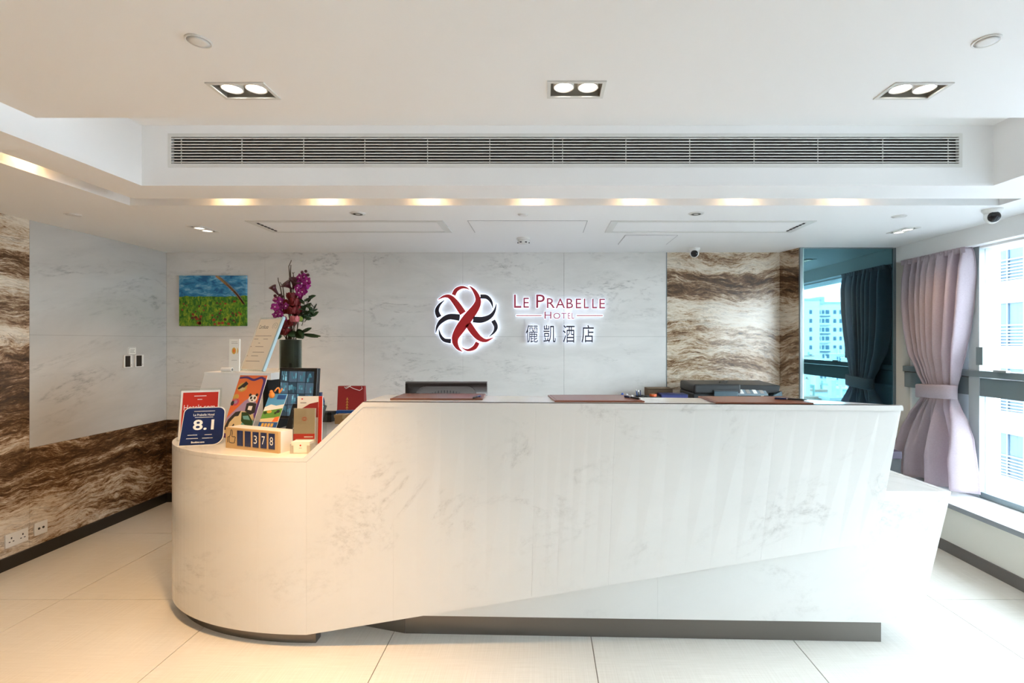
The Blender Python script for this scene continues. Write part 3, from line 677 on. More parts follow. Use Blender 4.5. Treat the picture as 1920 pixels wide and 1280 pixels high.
# ------------------------------------------------------------------ left wall fittings
lf = Fr((XL, 0, 0), (0, 1, 0), (0, 0, 1))
def plate_on_left(y0, y1, z0, z1, name, label, cat, group, sockets):
    q = thing(name, label, cat, (XL, (y0 + y1) / 2, z0), group)
    MB().fbox(lf, y0, y1, z0, z1, 0, .009).build('face_plate', M['white_pl'], q, bevel=.002)
    for cy, kind in sockets:
        cz = (z0 + z1) / 2
        if kind == 'uk':
            MB().fbox(lf, cy - .004, cy + .004, cz + .006, cz + .018, .006, .0096).build('socket_hole', M['ink'], q)
            for s in (-1, 1): MB().fbox(lf, cy + s * .012 - .005, cy + s * .012 + .005, cz - .014, cz - .008, .006, .0096).build('socket_hole', M['ink'], q)
        else: MB().lathe([(.008, 0), (.008, .0105), (.001, .0105)], lf.p(cy, cz, 0), 12, lf.n).build('socket_hole', M['ink'], q)
plate_on_left(3.256, 3.400, .140, .228, 'wall_socket', 'double three pin white wall socket above the black skirting', 'socket', None, [(3.292, 'uk'), (3.364, 'uk')])
plate_on_left(3.442, 3.532, .148, .236, 'aerial_socket', 'small white wall plate with two round outlets beside the double socket', 'socket', None, [(3.472, 'r'), (3.502, 'r')])
for y0, y1, lb in ((4.176, 4.262, 'black touch control panel in white frame on marble, the one farther from the corner'), (4.290, 4.382, 'black touch control panel in white frame on marble, the one nearer the corner')):
    q = thing('control_panel', lb, 'wall switch', (XL, (y0 + y1) / 2, 1.268))
    MB().fbox(lf, y0, y1, 1.262, 1.366, 0, .010).build('frame', M['white_pl'], q, bevel=.002)
    MB().fbox(lf, y0 + .012, y1 - .026, 1.268, 1.360, .009, .013).build('touch_face', M['lens'], q)
    MB().lathe([(.003, 0), (.003, .011), (.0005, .011)], lf.p(y1 - .013, 1.283, 0), 8, lf.n).build('indicator', M['ink'], q)
q = thing('small_notice', 'small white framed notice on marble just above the two black control panels', 'notice', (XL, 4.26, 1.372))
MB().fbox(lf, 4.222, 4.302, 1.372, 1.432, 0, .006).build('card', M['paper'], q)
for a, b, c, d in ((4.226, 4.298, 1.424, 1.428), (4.226, 4.230, 1.376, 1.428)): MB().fbox(lf, a, b, c, d, .006, .0068).build('border', M['grey_ink'], q)
for k in range(3): MB().fbox(lf, 4.240, 4.290 - .008 * (k % 2), 1.384 + .012 * k, 1.389 + .012 * k, .006, .0068).build('printed_line', M['grey_ink'], q)

# ------------------------------------------------------------------ painting
m = nmat('meadow_paint', (.2, .4, .05), .55); t = NT(m)
tc = t.n('ShaderNodeTexCoord'); X, Y, Z = t.xyz(tc.outputs['Object'])
v = t.comb(X, Y, Z)
hor = t.math('ADD', .272, t.math('MULTIPLY', t.math('SUBTRACT', t.noise(t.comb(X, 0.0, 0.0), 5.0, 2.0), .5), .06))
up = t.math('GREATER_THAN', Z, hor)
sky = t.ramp(t.noise(t.comb(X, 0.0, t.math('MULTIPLY', Z, 2.2)), 9.0, 5.0, .65, .6), [(.38, (.015, .12, .30)), (.50, (.05, .28, .52)), (.62, (.22, .50, .66)), (.74, (.50, .66, .68))])
gn = t.noise(t.comb(X, 0.0, t.math('MULTIPLY', Z, .55)), 34.0, 5.0, .7, .8)
gnd = t.ramp(gn, [(.34, (.012, .06, .006)), (.46, (.05, .20, .012)), (.56, (.20, .36, .02)), (.66, (.46, .46, .03))])
c = t.mix(up, gnd, sky); t.l(c, t.b.inputs['Base Color']); M['meadow'] = m
pa0, pa1 = W(339, 611, YB), W(464, 517, YB)
pt = thing('meadow_painting', 'small unframed canvas painting of a flower meadow, blue sky and rainbow', 'painting', ((pa0.x + pa1.x) / 2, YB, pa0.z))
MB().box(pa0.x, pa1.x, YB - .022, YB - .001, pa0.z, pa1.z).build('canvas', M['meadow'], pt)
pf = Fr((pa0.x, YB - .022, pa0.z), (1, 0, 0), (0, 0, 1)); pw, ph = pa1.x - pa0.x, pa1.z - pa0.z
for k, cl in enumerate(((.72, .22, .10), (.85, .52, .16), (.82, .74, .36), (.62, .64, .36), (.52, .32, .34))):
    mb = MB(); off = k * .0075
    ribbon(mb, pf, [(pw * .545 + off, ph - .004, .0075), (pw * .70 + off * .9, ph * .82, .0075), (pw * .84 + off * .7, ph * .64, .0075), (pw * .965 + off * .35, ph * .43, .0075)], 0, .0008, sub=4)
    mb.build('rainbow_band', nmat('rainbow_%d' % k, cl, .5), pt)
rnd = random.Random(3)
fl_r = nmat('poppy_red', (.42, .06, .02), .5); fl_m = nmat('flower_maroon', (.14, .03, .015), .5)
for k in range(44):
    a = rnd.uniform(.03, .95) * pw; b = rnd.uniform(.03, .50) * ph; r = rnd.uniform(.006, .014) * (1.15 - b / ph)
    MB().fpoly(pf, disc(a, b, r * rnd.uniform(.9, 1.4), r, 8), 0, .0009).build('flower_dab', fl_r if k % 3 else fl_m, pt)

# ------------------------------------------------------------------ things on the low counter
ZL = ZLOW
def tilted(px0, px1, y_px, Y0, Y1=None, lean=15.0, skew=0.0):    # frame standing on the counter, from its two lower corners
    a = W(px0, y_px, Y0); b = W(px1, y_px, Y1 or Y0); z = ZL
    a = Vector((a.x, Y0, z)); b = Vector((b.x, Y1 or Y0, z)); u = (b - a).normalized(); nn = u.cross(Vector((0, 0, 1)))
    return Fr(a, u, Vector((0, 0, 1)) * math.cos(R(lean)) - nn * math.sin(R(lean))), (b - a).length
# white riser box with slanted side
hb = thing('counter_riser', 'white slope-sided riser box at the back of the low counter', 'riser box', (-1.87, 3.3, ZL))
lo = [(-2.155, 3.02, ZL), (-1.60, 3.02, ZL), (-1.60, 3.05, ZL), (-2.155, 3.05, ZL)]
Yh = 3.10; zt = CH - 63 / F * Yh
xl = W(383, 0, Yh).x; xr = W(508, 0, Yh).x
MB().hexa([(-2.15, 3.04, ZL), (xl + .21, 3.04, ZL), (xl + .21, 3.07, ZL), (-2.15, 3.07, ZL)],
          [(xl, Yh, zt), (xl + .235, Yh, zt), (xl + .235, Yh + .03, zt), (xl, Yh + .03, zt)]).build('front_board', M['panel_white'], hb)
MB().hexa([(-2.15, 3.07, ZL), (-2.13, 3.07, ZL), (-2.13, 3.58, ZL), (-2.15, 3.58, ZL)],
          [(xl, Yh + .03, zt), (xl + .02, Yh + .03, zt), (xl + .02, 3.58, zt), (xl, 3.58, zt)]).build('side_board', M['panel_white'], hb)
MB().hexa([(xl, Yh, zt - .002), (xr, Yh, zt - .030), (xr + .06, 3.58, zt - .030), (xl, 3.58, zt - .002)],
          [(xl, Yh, zt + .018), (xr, Yh, zt + .012), (xr + .06, 3.58, zt + .012), (xl, 3.58, zt + .018)]).build('top_board', M['panel_white'], hb)
MB().box(xl + .22, xr - .02, 3.40, 3.42, ZL, zt - .03).build('back_board', M['void'], hb)
MB().box(xr - .06, xr - .03, 3.12, 3.58, ZL, zt - .03).build('side_board', M['void'], hb)

# red award sign and navy score sign
f, wd = tilted(340, 396, 838, 2.79, 2.84, 14)
q = thing('red_award_sign', 'red award sign with white lettering leaning behind the navy score sign', 'sign', f.p(wd / 2, 0, 0))
aw = .190; f.o = Vector((W(333, 0, 2.83).x, 2.83, ZL)); hh = .285
MB().fbox(f, -.006, aw + .010, 0, hh + .012, -.004, 0).build('acrylic_stand', M['acrylic'], q)
MB().fbox(f, 0, aw, .004, hh, 0, .0014).build('card', M['paper'], q)
MB().fbox(f, .010, aw - .006, .03, hh - .012, .0014, .0022).build('print', M['scarlet'], q)
mb = MB(); text(mb, f, 'Hotels.com', .018, aw - .020, .172, .202, .0024); mb.build('lettering', M['white_ink'], q)
for a, b, z in ((.065, .125, .250), (.082, .105, .230)): MB().fbox(f, a, b, z, z + .004, .0022, .0026).build('printed_line', M['white_ink'], q)
MB().fbox(f, 0, aw, 0, .004, -.06, .004).build('foot', M['acrylic'], q)
f, wd = tilted(333, 396, 838, 2.68, 2.72, 12)
f.o = Vector((W(334, 0, 2.69).x, 2.69, ZL)); sw, sh = .212, .205
q = thing('navy_score_sign', 'navy blue sign with large white score 8.1 and rounded corners', 'sign', f.p(sw / 2, 0, 0))
def leafcard(m_, k): 
    rr = .05 - k
    return [(m_, m_)] + disc(sw - m_ - rr, m_ + rr, rr, n=8, a0=-90, a1=0) + disc(sw - m_ - rr * .6, sh - m_ - rr * .6, rr * .6, n=8, a0=0, a1=90) + disc(m_ + .012 + rr * .6, sh - m_ - rr * .6, rr * .6, n=8, a0=90, a1=180)
MB().fpoly(f, leafcard(0, 0), -.003, 0).build('card', M['paper'], q)
MB().fpoly(f, leafcard(.004, .003), 0, .0015).build('print', M['navy'], q)
mb = MB(); text(mb, f, '8.1', .062, .162, .082, .138, .002, thin=.02); mb.build('score', M['white_ink'], q)
mb = MB(); text(mb, f, 'Le Prabelle Hotel', .060, .160, .158, .170, .002, thin=.01); text(mb, f, 'Booking.com', .060, .122, .010, .023, .002, thin=.02); mb.build('lettering', M['white_ink'], q)
for a, b, z in ((.062, .162, .182), (.068, .155, .149), (.04, .085, .055), (.12, .155, .055), (.035, .09, .037), (.11, .16, .037)): MB().fbox(f, a, b, z, z + .0025, .0015, .002).build('printed_line', M['white_ink'], q)
MB().fbox(f, .03, sw - .03, 0, .004, -.07, 0).build('foot', M['acrylic'], q)

# counter display with thumbs-up and number cards
f = Fr((W(423, 0, 2.66).x, 2.66, ZL), (W(521, 0, 2.52).x - W(423, 0, 2.66).x, -.14, 0), (0, 0, 1)); dw = .288; dh = .108
dw = (Vector((W(523, 0, 2.52).x, 2.52, ZL)) - f.o).length
q = thing('number_display', 'wooden counter display with thumb icon and number cards reading 378', 'display', f.p(dw / 2, 0, -.03))
MB().fbox(f, 0, dw, 0, dh, -.012, 0).build('front_board', M['wood'], q, bevel=.001)
MB().fbox(f, 0, dw, 0, dh, -.085, -.0125).build('box', M['white_pl'], q)
cwid = dw * .105
for k, ch in enumerate('  378'):
    a = dw * (.235 + .148 * k); b0, b1 = dh * .17, dh * .90
    cdd = MB().fbox(f, a, a + cwid, b0, b1, 0, .003).build('number_card', M['navy'], q)
    if ch != ' ':
        mb = MB(); text(mb, f, ch, a + cwid * .22, a + cwid * .80, b0 + dh * .18, b1 - dh * .16, .0034, thin=.0); mb.build('digit', M['white_ink'], cdd)
TH = [(.08, .22), (.08, .54), (.26, .58), (.40, .78), (.42, .98), (.54, .98), (.58, .80), (.54, .60), (.86, .60), (.90, .52), (.86, .46), (.88, .38), (.82, .34), (.82, .26), (.74, .22), (.26, .24), (.26, .58)]
mb = MB(); ribbon(mb, f, [(dw * .03 + x * dw * .18, dh * .10 + y * dh * .80, .0035) for x, y in TH], 0, .001, sub=2); mb.build('thumb_icon', M['ink'], q)

# brochures leaning behind the display
def lean_card(x0, Y0, wd, ht, lean, yaw=0.0, z=None, skew=0.0):
    u = Vector((math.cos(R(yaw)), math.sin(R(yaw)), 0)); b = Vector((-math.sin(R(yaw)), math.cos(R(yaw)), 0))
    return Fr((x0, Y0, ZL if z is None else z), u, Vector((0, 0, 1)) * math.cos(R(lean)) + b * math.sin(R(lean)) + u * skew)
f = lean_card(W(417, 0, 2.80).x, 2.80, .19, .40, 38, -16, ZL + .014); pw, ph = .178, .400
f = Fr((W(413, 0, 2.78).x, 2.78, ZL + .03), (1, -.16, 0), (.30, .40, 1)); pw, ph = .176, .365
# the card leans back and to the side: sheared corners are the true corners of a rotated card
q = thing('panda_brochure', 'orange and purple brochure with panda and black leopard leaning on the counter riser', 'brochure', f.p(pw / 2, 0, 0))
MB().fbox(f, 0, pw, 0, ph, -.004, 0).build('sheets', M['paper'], q)
MB().fbox(f, 0, pw, 0, ph, 0, .0006).build('cover', M['orange'], q)
def art(pts, mt, lv, name='cover_print'): MB().fpoly(f, [(a * pw, b * ph) for a, b in pts], .0006, .0008 + lv * .0004).build(name, M[mt], q)
art([(0, 0), (1, 0), (1, .10), (.55, .06), (0, .07)], 'violet', 1)
art([(.0, .30), (.45, .58), (.70, .66), (.95, .52), (.95, .36), (.5, .36), (0, .10)], 'lilac', 1)
art([(0, .07), (.5, .06), (1, .10), (1, .30), (.85, .40), (.45, .42), (.12, .32), (0, .2)], 'sand_p', 2)
art([(.5, .10), (.95, .12), (1, .26), (.86, .30), (.60, .24)], 'teal_p', 3)
art([(.93, .10), (1, .10), (1, .92), (.93, .98)], 'violet', 2)
mb = MB(); ribbon(mb, f, [(.02 * pw, .955 * ph, .010), (.28 * pw, .965 * ph, .012), (.55 * pw, .925 * ph, .013), (.80 * pw, .965 * ph, .013), (.93 * pw, .92 * ph, .012), (.95 * pw, .8 * ph, .010), (.96 * pw, .5 * ph, .008)], .0006, .002); mb.build('cover_print', M['violet'], q)
art(disc(.22, .80, .17, .075, 14, 20, 340), 'gold', 2); art([(.06, .78), (.30, .90), (.40, .86), (.2, .74)], 'ink', 3); art([(.12, .76), (.24, .80), (.36, .78), (.22, .74)], 'sand_p', 4)
art(disc(.10, .64, .10, .05, 12), 'gold', 3); art(disc(.14, .56, .13, .06, 12), 'magenta_p', 3); art(disc(.15, .56, .06, .03, 10), 'lilac', 4); art(disc(.05, .54, .06, .04, 10), 'ink', 4)
art(disc(.72, .62, .15, .062, 16), 'white_ink', 4); art(disc(.60, .675, .045, .024, 10), 'ink', 5); art(disc(.83, .68, .045, .024, 10), 'ink', 5)
art(disc(.66, .63, .036, .024, 10), 'ink', 6); art(disc(.79, .63, .036, .024, 10), 'ink', 6); art(disc(.72, .590, .03, .012, 10), 'ink', 6)
art([(.58, .42), (.56, .54), (.70, .56), (.90, .54), (.94, .40), (.80, .36)], 'ink', 4); art([(.66, .44), (.66, .50), (.80, .50), (.80, .43)], 'white_ink', 5)
art([(.02, .12), (.08, .28), (.26, .40), (.44, .42), (.40, .34), (.28, .33), (.16, .24), (.13, .12)], 'ink', 4); art([(.22, .12), (.32, .22), (.36, .20), (.28, .12)], 'ink', 4)
art([(.48, .40), (.70, .40), (.96, .26), (1.0, .16), (.80, .18), (.55, .26)], 'leaf', 4); art([(.56, .34), (.74, .35), (.86, .28), (.62, .29)], 'teal_p', 5)
art(disc(.62, .085, .13, .034, 12), 'sand_p', 5); art(disc(.62, .085, .10, .022, 12), 'teal_p', 6)
f = Fr((W(478, 0, 2.70).x, 2.70, ZL + .062), (1, -.14, 0), (.42, .52, 1)); pw, ph = .108, .238
q = thing('blue_brochure', 'blue folded brochure with green landscape leaning behind the number display', 'brochure', f.p(pw / 2, 0, 0))
MB().fbox(f, 0, pw, 0, ph, -.003, 0).build('sheets', M['paper'], q); MB().fbox(f, 0, pw, 0, ph, 0, .0006).build('cover', M['sky_p'], q)
art([(0, 0), (1, 0), (1, .30), (0, .30)], 'blue_p', 1); art([(0, .30), (1, .30), (1, .42), (.5, .40), (0, .37)], 'sand_p', 1); art([(0, .37), (.5, .40), (1, .42), (1, .64), (.5, .60), (.0, .56)], 'green_p', 1)
art([(0, .56), (.5, .60), (1, .64), (1, .74), (.6, .70), (.3, .73), (0, .66)], 'white_ink', 1); art(disc(.34, .55, .14, .04, 10), 'gold', 2); art(disc(.14, .52, .10, .035, 10), 'leaf', 2)
art([(.66, .30), (.98, .32), (.98, .44), (.76, .42)], 'orange', 2); art(disc(.82, .56, .10, .04, 10), 'ink', 2); art(disc(.70, .52, .07, .03, 10), 'leaf', 3); art([(.5, .86), (.96, .86), (.96, .97), (.5, .97)], 'blue_p', 1)
for k in range(4): art([(.16 + .17 * k, .19), (.29 + .17 * k, .19), (.29 + .17 * k, .27), (.16 + .17 * k, .27)], 'gold', 2)
art([(.10, .14), (.86, .14), (.86, .17), (.10, .17)], 'orange', 2); art([(.22, .075), (.80, .075), (.80, .10), (.22, .10)], 'white_ink', 2); art([(.16, .04), (.86, .04), (.86, .055), (.16, .055)], 'white_ink', 2)
q = thing('orange_clip', 'small glossy orange clip with a loop handle on top of the blue brochure', 'clip', f.p(pw * .2, ph * .96, 0))
oc = nmat('glossy_orange', (.90, .30, .05), .3); a0 = f.p(pw * .20, ph * .95, .008)
MB().ball(a0, .017, 14, (1, .6, 1.1)).build('body', oc, q, smooth=True)
MB().ball(a0 + f.u * -.010 + f.v * .020, .010, 12, (1, .7, 1)).build('bump', oc, q, smooth=True)
MB().tube([a0 + f.u * (.012 + .040 * k / 14 + .0) + f.v * (.020 + .020 * math.sin(6.28 * k / 14) + .02 * k / 14) + f.n * .004 * math.cos(6.28 * k / 14) for k in range(15)], .004, 8).build('loop_handle', oc, q, smooth=True)

# leaflet holder with hotel leaflets, card holder
f = Fr((W(551, 0, 2.72).x, 2.72, ZL), (1, .05, 0), (0, .06, 1)); lw = .150
q = thing('leaflet_holder', 'clear acrylic leaflet holder on the low counter beside the slanted coping', 'leaflet holder', f.p(.06, 0, 0))
MB().fbox(f, -.005, lw, 0, .004, -.060, .020).build('base', M['acrylic'], q); MB().fbox(f, -.005, lw - .03, .004, .20, .014, .017).build('front', M['acrylic'], q)
for k in range(1): MB().fbox(f, -.005, lw, .004, .225, -.060, -.056).build('back', M['acrylic'], q)
for a in (-.005, lw - .033): MB().fbox(f, a, a + .003, .004, .20, -.056, .014).build('side', M['acrylic'], q)
def leaflet(f, w_, h_, c, name, lb, prints):
    q = thing(name, lb, 'leaflet', f.p(w_ / 2, .004, c), 'leaflets in the acrylic holder')
    MB().fbox(f, 0, w_, .004, h_, c - .010, c).build('paper', M['paper'], q)
    for pts, mt, lv in prints: MB().fpoly(f, [(a * w_, .004 + b * (h_ - .004)) for a, b in pts], c, c + .0004 * lv).build('print', mt if not isinstance(mt, str) else M[mt], q)
    return q
kraft = nmat('kraft_beige_print', (.48, .40, .29), .6)
q1 = leaflet(f, .112, .198, .008, 'hotel_leaflet', 'beige hotel leaflet with red foot standing at the front of the acrylic holder',
        [([(0, .30), (1, .30), (1, 1), (0, 1)], kraft, 1), ([(0, 0), (1, 0), (1, .30), (0, .30)], 'scarlet', 1), ([(.5, .20), (.92, .20), (.92, .225), (.5, .225)], 'white_ink', 2), ([(.45, .13), (.92, .13), (.92, .15), (.45, .15)], 'white_ink', 2)])
for s in (-1, 1):
    mb = MB(); 
    for k in range(3): ribbon(mb, f, [(.056 + .009 * math.cos(R(a + 120 * k)) + s * .003, .142 + .009 * math.sin(R(a + 120 * k)), .0018) for a in range(0, 130, 20)], .0084, .0090, sub=2)
    mb.build('emblem', M['scarlet'], q1)
q2 = leaflet(f, .134, .262, -.030, 'hotel_leaflet', 'white hotel leaflet with red curve standing at the back of the acrylic holder',
        [([(0, .70), (.25, .76), (.5, .84), (.84, .88), (.84, .55), (0, .55)], 'red_paper', 1), ([(.85, 0), (1, 0), (1, 1), (.85, 1)], 'scarlet', 1), ([(.12, .85), (.36, .85), (.36, .87), (.12, .87)], 'grey_ink', 2), ([(.16, .93), (.22, .93), (.22, .955), (.16, .955)], 'scarlet', 2)])
f = Fr((W(544, 0, 2.52).x, 2.52, ZL), (1, .02, 0), (0, 0, 1))
q = thing('card_holder', 'small grey card tray on the low counter in front of the leaflets', 'card holder', f.p(.05, 0, -.03))
gm = nmat('grey_clear_plastic', (.50, .48, .44), .3)
MB().fbox(f, 0, .100, 0, .004, -.06, .004).build('base', gm, q)
for a0, a1 in ((0, .016), (.084, .100)): MB().fbox(f, a0, a1, .004, .040, 0, .003).build('front_lip', gm, q)
for a in (-.001, .098): MB().fbox(f, a, a + .003, .004, .046, -.06, 0).build('side', gm, q)
MB().fbox(f, 0, .1, .004, .06, -.063, -.060).build('back', gm, q)
q = thing('business_cards', 'stack of white business cards standing in the grey card tray', 'cards', f.p(.05, .004, -.03))
MB().fbox(f, .004, .096, .004, .058, -.05, -.002).build('card_stack', M['paper'], q); MB().fpoly(f, disc(.05, .040, .004), -.002, -.0014).build('emblem', M['scarlet'], q); MB().fbox(f, .043, .057, .026, .028, -.002, -.0014).build('printed_line', M['grey_ink'], q)

# certificate in acrylic stand, white gold-mark card with its clip, on the riser
f = Fr((W(453, 0, 3.26).x, 3.22, zt + .018), (1, .02, 0), (.30, .35, 1)); cw, chh = .198, .370
f = Fr((W(453, 0, 3.22).x, 3.22, zt + .018), (1, .0, 0), (0, .26, 1)); 
q = thing('certificate_stand', 'slanted clear stand holding a white certificate on top of the white riser', 'certificate', f.p(.1, 0, 0))
# the stand is turned, so the sheet runs up and to the right
u = Vector((.94, -.34, 0)); v = Vector((.16, .42, 1.0)); f = Fr(Vector((W(453, 0, 3.30).x, 3.28, zt + .018)), u, v)
cw, chh = .200, .385
MB().fbox(f, 0, cw, 0, chh, -.006, 0).build('acrylic_panel', M['acrylic'], q); MB().fbox(f, .008, cw - .012, .012, chh - .014, 0, .0008).build('sheet', nmat('certificate_paper', (.80, .76, .68), .5), q)
MB().fbox(f, cw - .008, cw + .004, 0, chh + .004, -.016, .003).build('edge_strip', nmat('pale_blue_edge', (.48, .66, .74), .25), q)
MB().fbox(f, 0, .004, 0, chh, -.010, .003).build('edge_strip', nmat('pale_clear_edge', (.74, .70, .62), .25), q); MB().fbox(f, 0, cw, 0, .006, -.02, .010).build('foot', M['acrylic'], q)
mb = MB(); text(mb, f, 'Certificate', .022, .105, chh - .085, chh - .058, .0012); mb.build('lettering', M['ink'], q)
mb = MB(); ribbon(mb, f, [(cw - .042 + .020 * math.cos(R(a)), chh - .065 + .022 * math.sin(R(a)), .0022) for a in range(-60, 250, 30)], .0008, .0014, sub=2); ribbon(mb, f, [(cw - .042 + .008 * math.cos(R(a)), chh - .066 + .011 * math.sin(R(a)), .002) for a in range(0, 300, 40)], .0008, .0014, sub=2); mb.build('seal', M['grey_ink'], q)
for a, b, z in ((.018, .16, .245), (.018, .055, .222), (.10, .14, .222), (.07, .085, .193), (.055, .125, .168), (.05, .15, .128), (.05, .11, .102), (.012, .02, .102), (.02, .14, .065), (.012, .022, .168)): MB().fbox(f, a, b, z, z + .004, .0008, .0012).build('printed_line', M['grey_ink'], q)
f = Fr((W(429, 0, 3.16).x, 3.16, zt + .018), (1, .04, 0), (0, .03, 1)); kw, kh = .062, .205
q = thing('gold_mark_card', 'narrow upright white card with round gold mark beside the certificate', 'card', f.p(kw / 2, 0, 0))
MB().fbox(f, 0, kw, 0, kh, -.012, 0).build('card', M['paper'], q); MB().fpoly(f, disc(.030, .130, .013, .021, 16), 0, .0008).build('mark', M['gold'], q); MB().fpoly(f, disc(.030, .130, .006, .011, 12), 0, .0012).build('mark', M['orange'], q)
mb = MB(); ribbon(mb, f, [(.048, .112, .002), (.053, .13, .005), (.049, .150, .002)], 0, .001); mb.build('mark', M['gold'], q)
for a, b, z in ((.014, .050, .185), (.014, .052, .176), (.016, .05, .07)): MB().fbox(f, a, b, z, z + .002, 0, .0008).build('printed_line', M['grey_ink'], q)
q = thing('white_tape_holder', 'small rounded white holder lying on the riser before the gold mark card', 'holder', (f.o.x + .0, 3.12, zt + .018))
a = Vector((f.o.x - .022, 3.125, zt + .032)); MB().cyl(a, a + Vector((.062, .004, 0)), .0135, 16).build('roll', M['white_pl'], q, smooth=False); MB().cyl(a + Vector((.0625, .004, 0)), a + Vector((.064, .004, 0)), .008, 12).build('core', M['lampbox'], q)

# ------------------------------------------------------------------ vase and flowers
VX, VY = W(545, 0, 3.50).x, 3.50; VZ = zt + .014
va = thing('glass_vase', 'tall cylindrical glass vase standing on the riser behind the monitor', 'vase', (VX, VY, VZ)); rv = .071; vh = .205
MB().lathe([(rv, 0), (rv, vh), (rv - .003, vh), (rv - .003, .012), (.001, .012)], (VX, VY, VZ), 28).build('glass_wall', M['vaseglass'], va, smooth=False)
MB().lathe([(rv * 1.0 + .006, -.0), (rv + .006, .004), (.002, .004)], (VX, VY, VZ), 28).build('foot', M['vaseglass'], va)
fa = thing('flower_arrangement', 'dark red and magenta flower arrangement with orchids and green leaves in a glass vase', 'flowers', (VX, VY, VZ + .013))
MB().lathe([(rv - .006, .013), (rv - .006, .10), (rv - .010, .20), (.02, .21)], (VX, VY, VZ), 20).build('wrapped_leaf', M['vasefill'], fa, smooth=True)
def pet(mb, c, u, v, n, l, w_, cup=.25):      # one petal or leaf blade
    c = Vector(c); rs = []
    for k in range(6):
        t = k / 5; ww = w_ * math.sin(math.pi * (0.12 + .80 * t)) * .5; p = c + u * (l * t) + n * (cup * l * t * t)
        rs.append([p - v * ww + n * .15 * ww, p - n * .0008, p + v * ww + n * .15 * ww, p + n * .0012])
    mb.rings(rs)
def stemto(p, r=.0028):
    b = Vector((VX + random.uniform(-.03, .03), VY + random.uniform(-.03, .03), VZ + .15)); mid = (b + p) / 2 + Vector((0, .01, .02)); MB().tube([b, mid, p], r, 6).build('stem', M['stem'], fa, smooth=True)
def orchid(px, py, Y, s):
    c = W(px, py, Y); n = Vector((random.uniform(-.5, .5), -1, random.uniform(-.2, .4))).normalized(); u0 = n.orthogonal().normalized(); mb = MB()
    rot = random.uniform(0, 6)
    for k in range(5):
        a = rot + k * 1.2566; u = u0 * math.cos(a) + n.cross(u0) * math.sin(a); pet(mb, c, u, n.cross(u), n, s, s * (1.15 if k in (1, 4) else .8), .12)
    o = mb.build('orchid_bloom', M['orchid'], fa, smooth=True); MB().ball(c + n * s * .14, s * .17, 8).build('lip', M['orchid_c'], o, smooth=True)
def q8(zx, zy, Y): return (490 + zx / 5.815, 480 + zy / 5.815, Y + .085)
for zx, zy, s in ((420,235,.030),(470,225,.030),(500,270,.032),(440,300,.034),(490,320,.030),(410,260,.028),(450,390,.030),(410,400,.028),(430,430,.026),(470,385,.026),(455,355,.030),(395,345,.024),
                  (165,470,.028),(210,495,.032),(150,555,.030),(190,570,.034),(240,520,.030),(235,585,.030),(160,640,.026),(205,630,.026),(260,690,.024),(270,545,.026)):
    orchid(*q8(zx, zy, 3.36 + random.uniform(-.03, .04)), s)
for zx, zy in ((440,300),(200,560),(440,400)): stemto(W(*q8(zx, zy, 3.39)))
for zx, zy, tx, ty, s in ((185,390,115,325,.030),(330,330,262,290,.048),(345,330,375,255,.048)):     # calla lilies: flared funnels
    b = W(*q8(zx, zy + 30, 3.38)); t = W(*q8(tx, ty, 3.35)); d = t - b; L = d.length
    MB().lathe([(.006, 0), (.010, L * .35), (s * .55, L * .72), (s * .9, L * .95), (s * .7, L * 1.0), (s * .3, L * .75)], b, 14, d, cap=False).build('calla_lily', M['calla'], fa, smooth=True); stemto(b)
def rose(px, py, Y, r, mt='rose', nm='rose'):
    c = W(px, py, Y); mb = MB(); mb.ball(c, r * .62, 10, (1, 1, 1.05))
    for ring, (cnt, l) in enumerate(((5, .8), (6, 1.1), (7, 1.35))):
        for k in range(cnt):
            a = k * 6.283 / cnt + ring; n = Vector((math.cos(a), math.sin(a), .55 - .25 * ring)).normalized(); u = (Vector((0, 0, 1)) - n * n.z).normalized()
            pet(mb, c + n * r * (.45 + .16 * ring) - u * r * .6, u, n.cross(u), n, r * l, r * 1.25, .22)
    mb.build(nm, M[mt], fa, smooth=True); stemto(c)
for zx, zy, r in ((330,440,.032),(300,520,.036),(360,510,.038),(395,590,.036),(290,600,.034),(340,600,.036),(385,490,.028),(230,760,.036),(280,740,.034),(260,830,.034),(330,730,.030),(215,830,.028),(400,640,.026)): rose(*q8(zx, zy, 3.38 + random.uniform(-.02, .03)), r)
rose(*q8(368, 690, 3.32), .030, 'bud', 'pink_bloom'); MB().ball(W(*q8(420, 685, 3.34)), .020, 10).build('green_bud', nmat('lime_bud', (.22, .28, .03), .5), fa, smooth=True)
for zx, zy in ((150,432),(445,175),(485,165),(510,205),(205,425),(225,440)): MB().ball(W(*q8(zx, zy, 3.36)), .011, 8).build('berry', M['calla'], fa, smooth=True); 
for pts in ([(318,420),(312,260),(305,170),(300,110),(322,60),(328,42)],[(318,230),(318,160),(322,95)],[(345,300),(350,220),(348,185),(362,178)],[(348,190),(338,180)],[(235,480),(205,330),(185,270),(182,235)],[(250,470),(236,340),(205,285)],[(330,560),(325,440),(318,330)]):
    MB().tube([W(*q8(a, b, 3.40)) for a, b in pts], [.004 * (1 - .6 * k / len(pts)) for k in range(len(pts))], 6).build('twig', M['stem'], fa, smooth=True)
rl = random.Random(11)
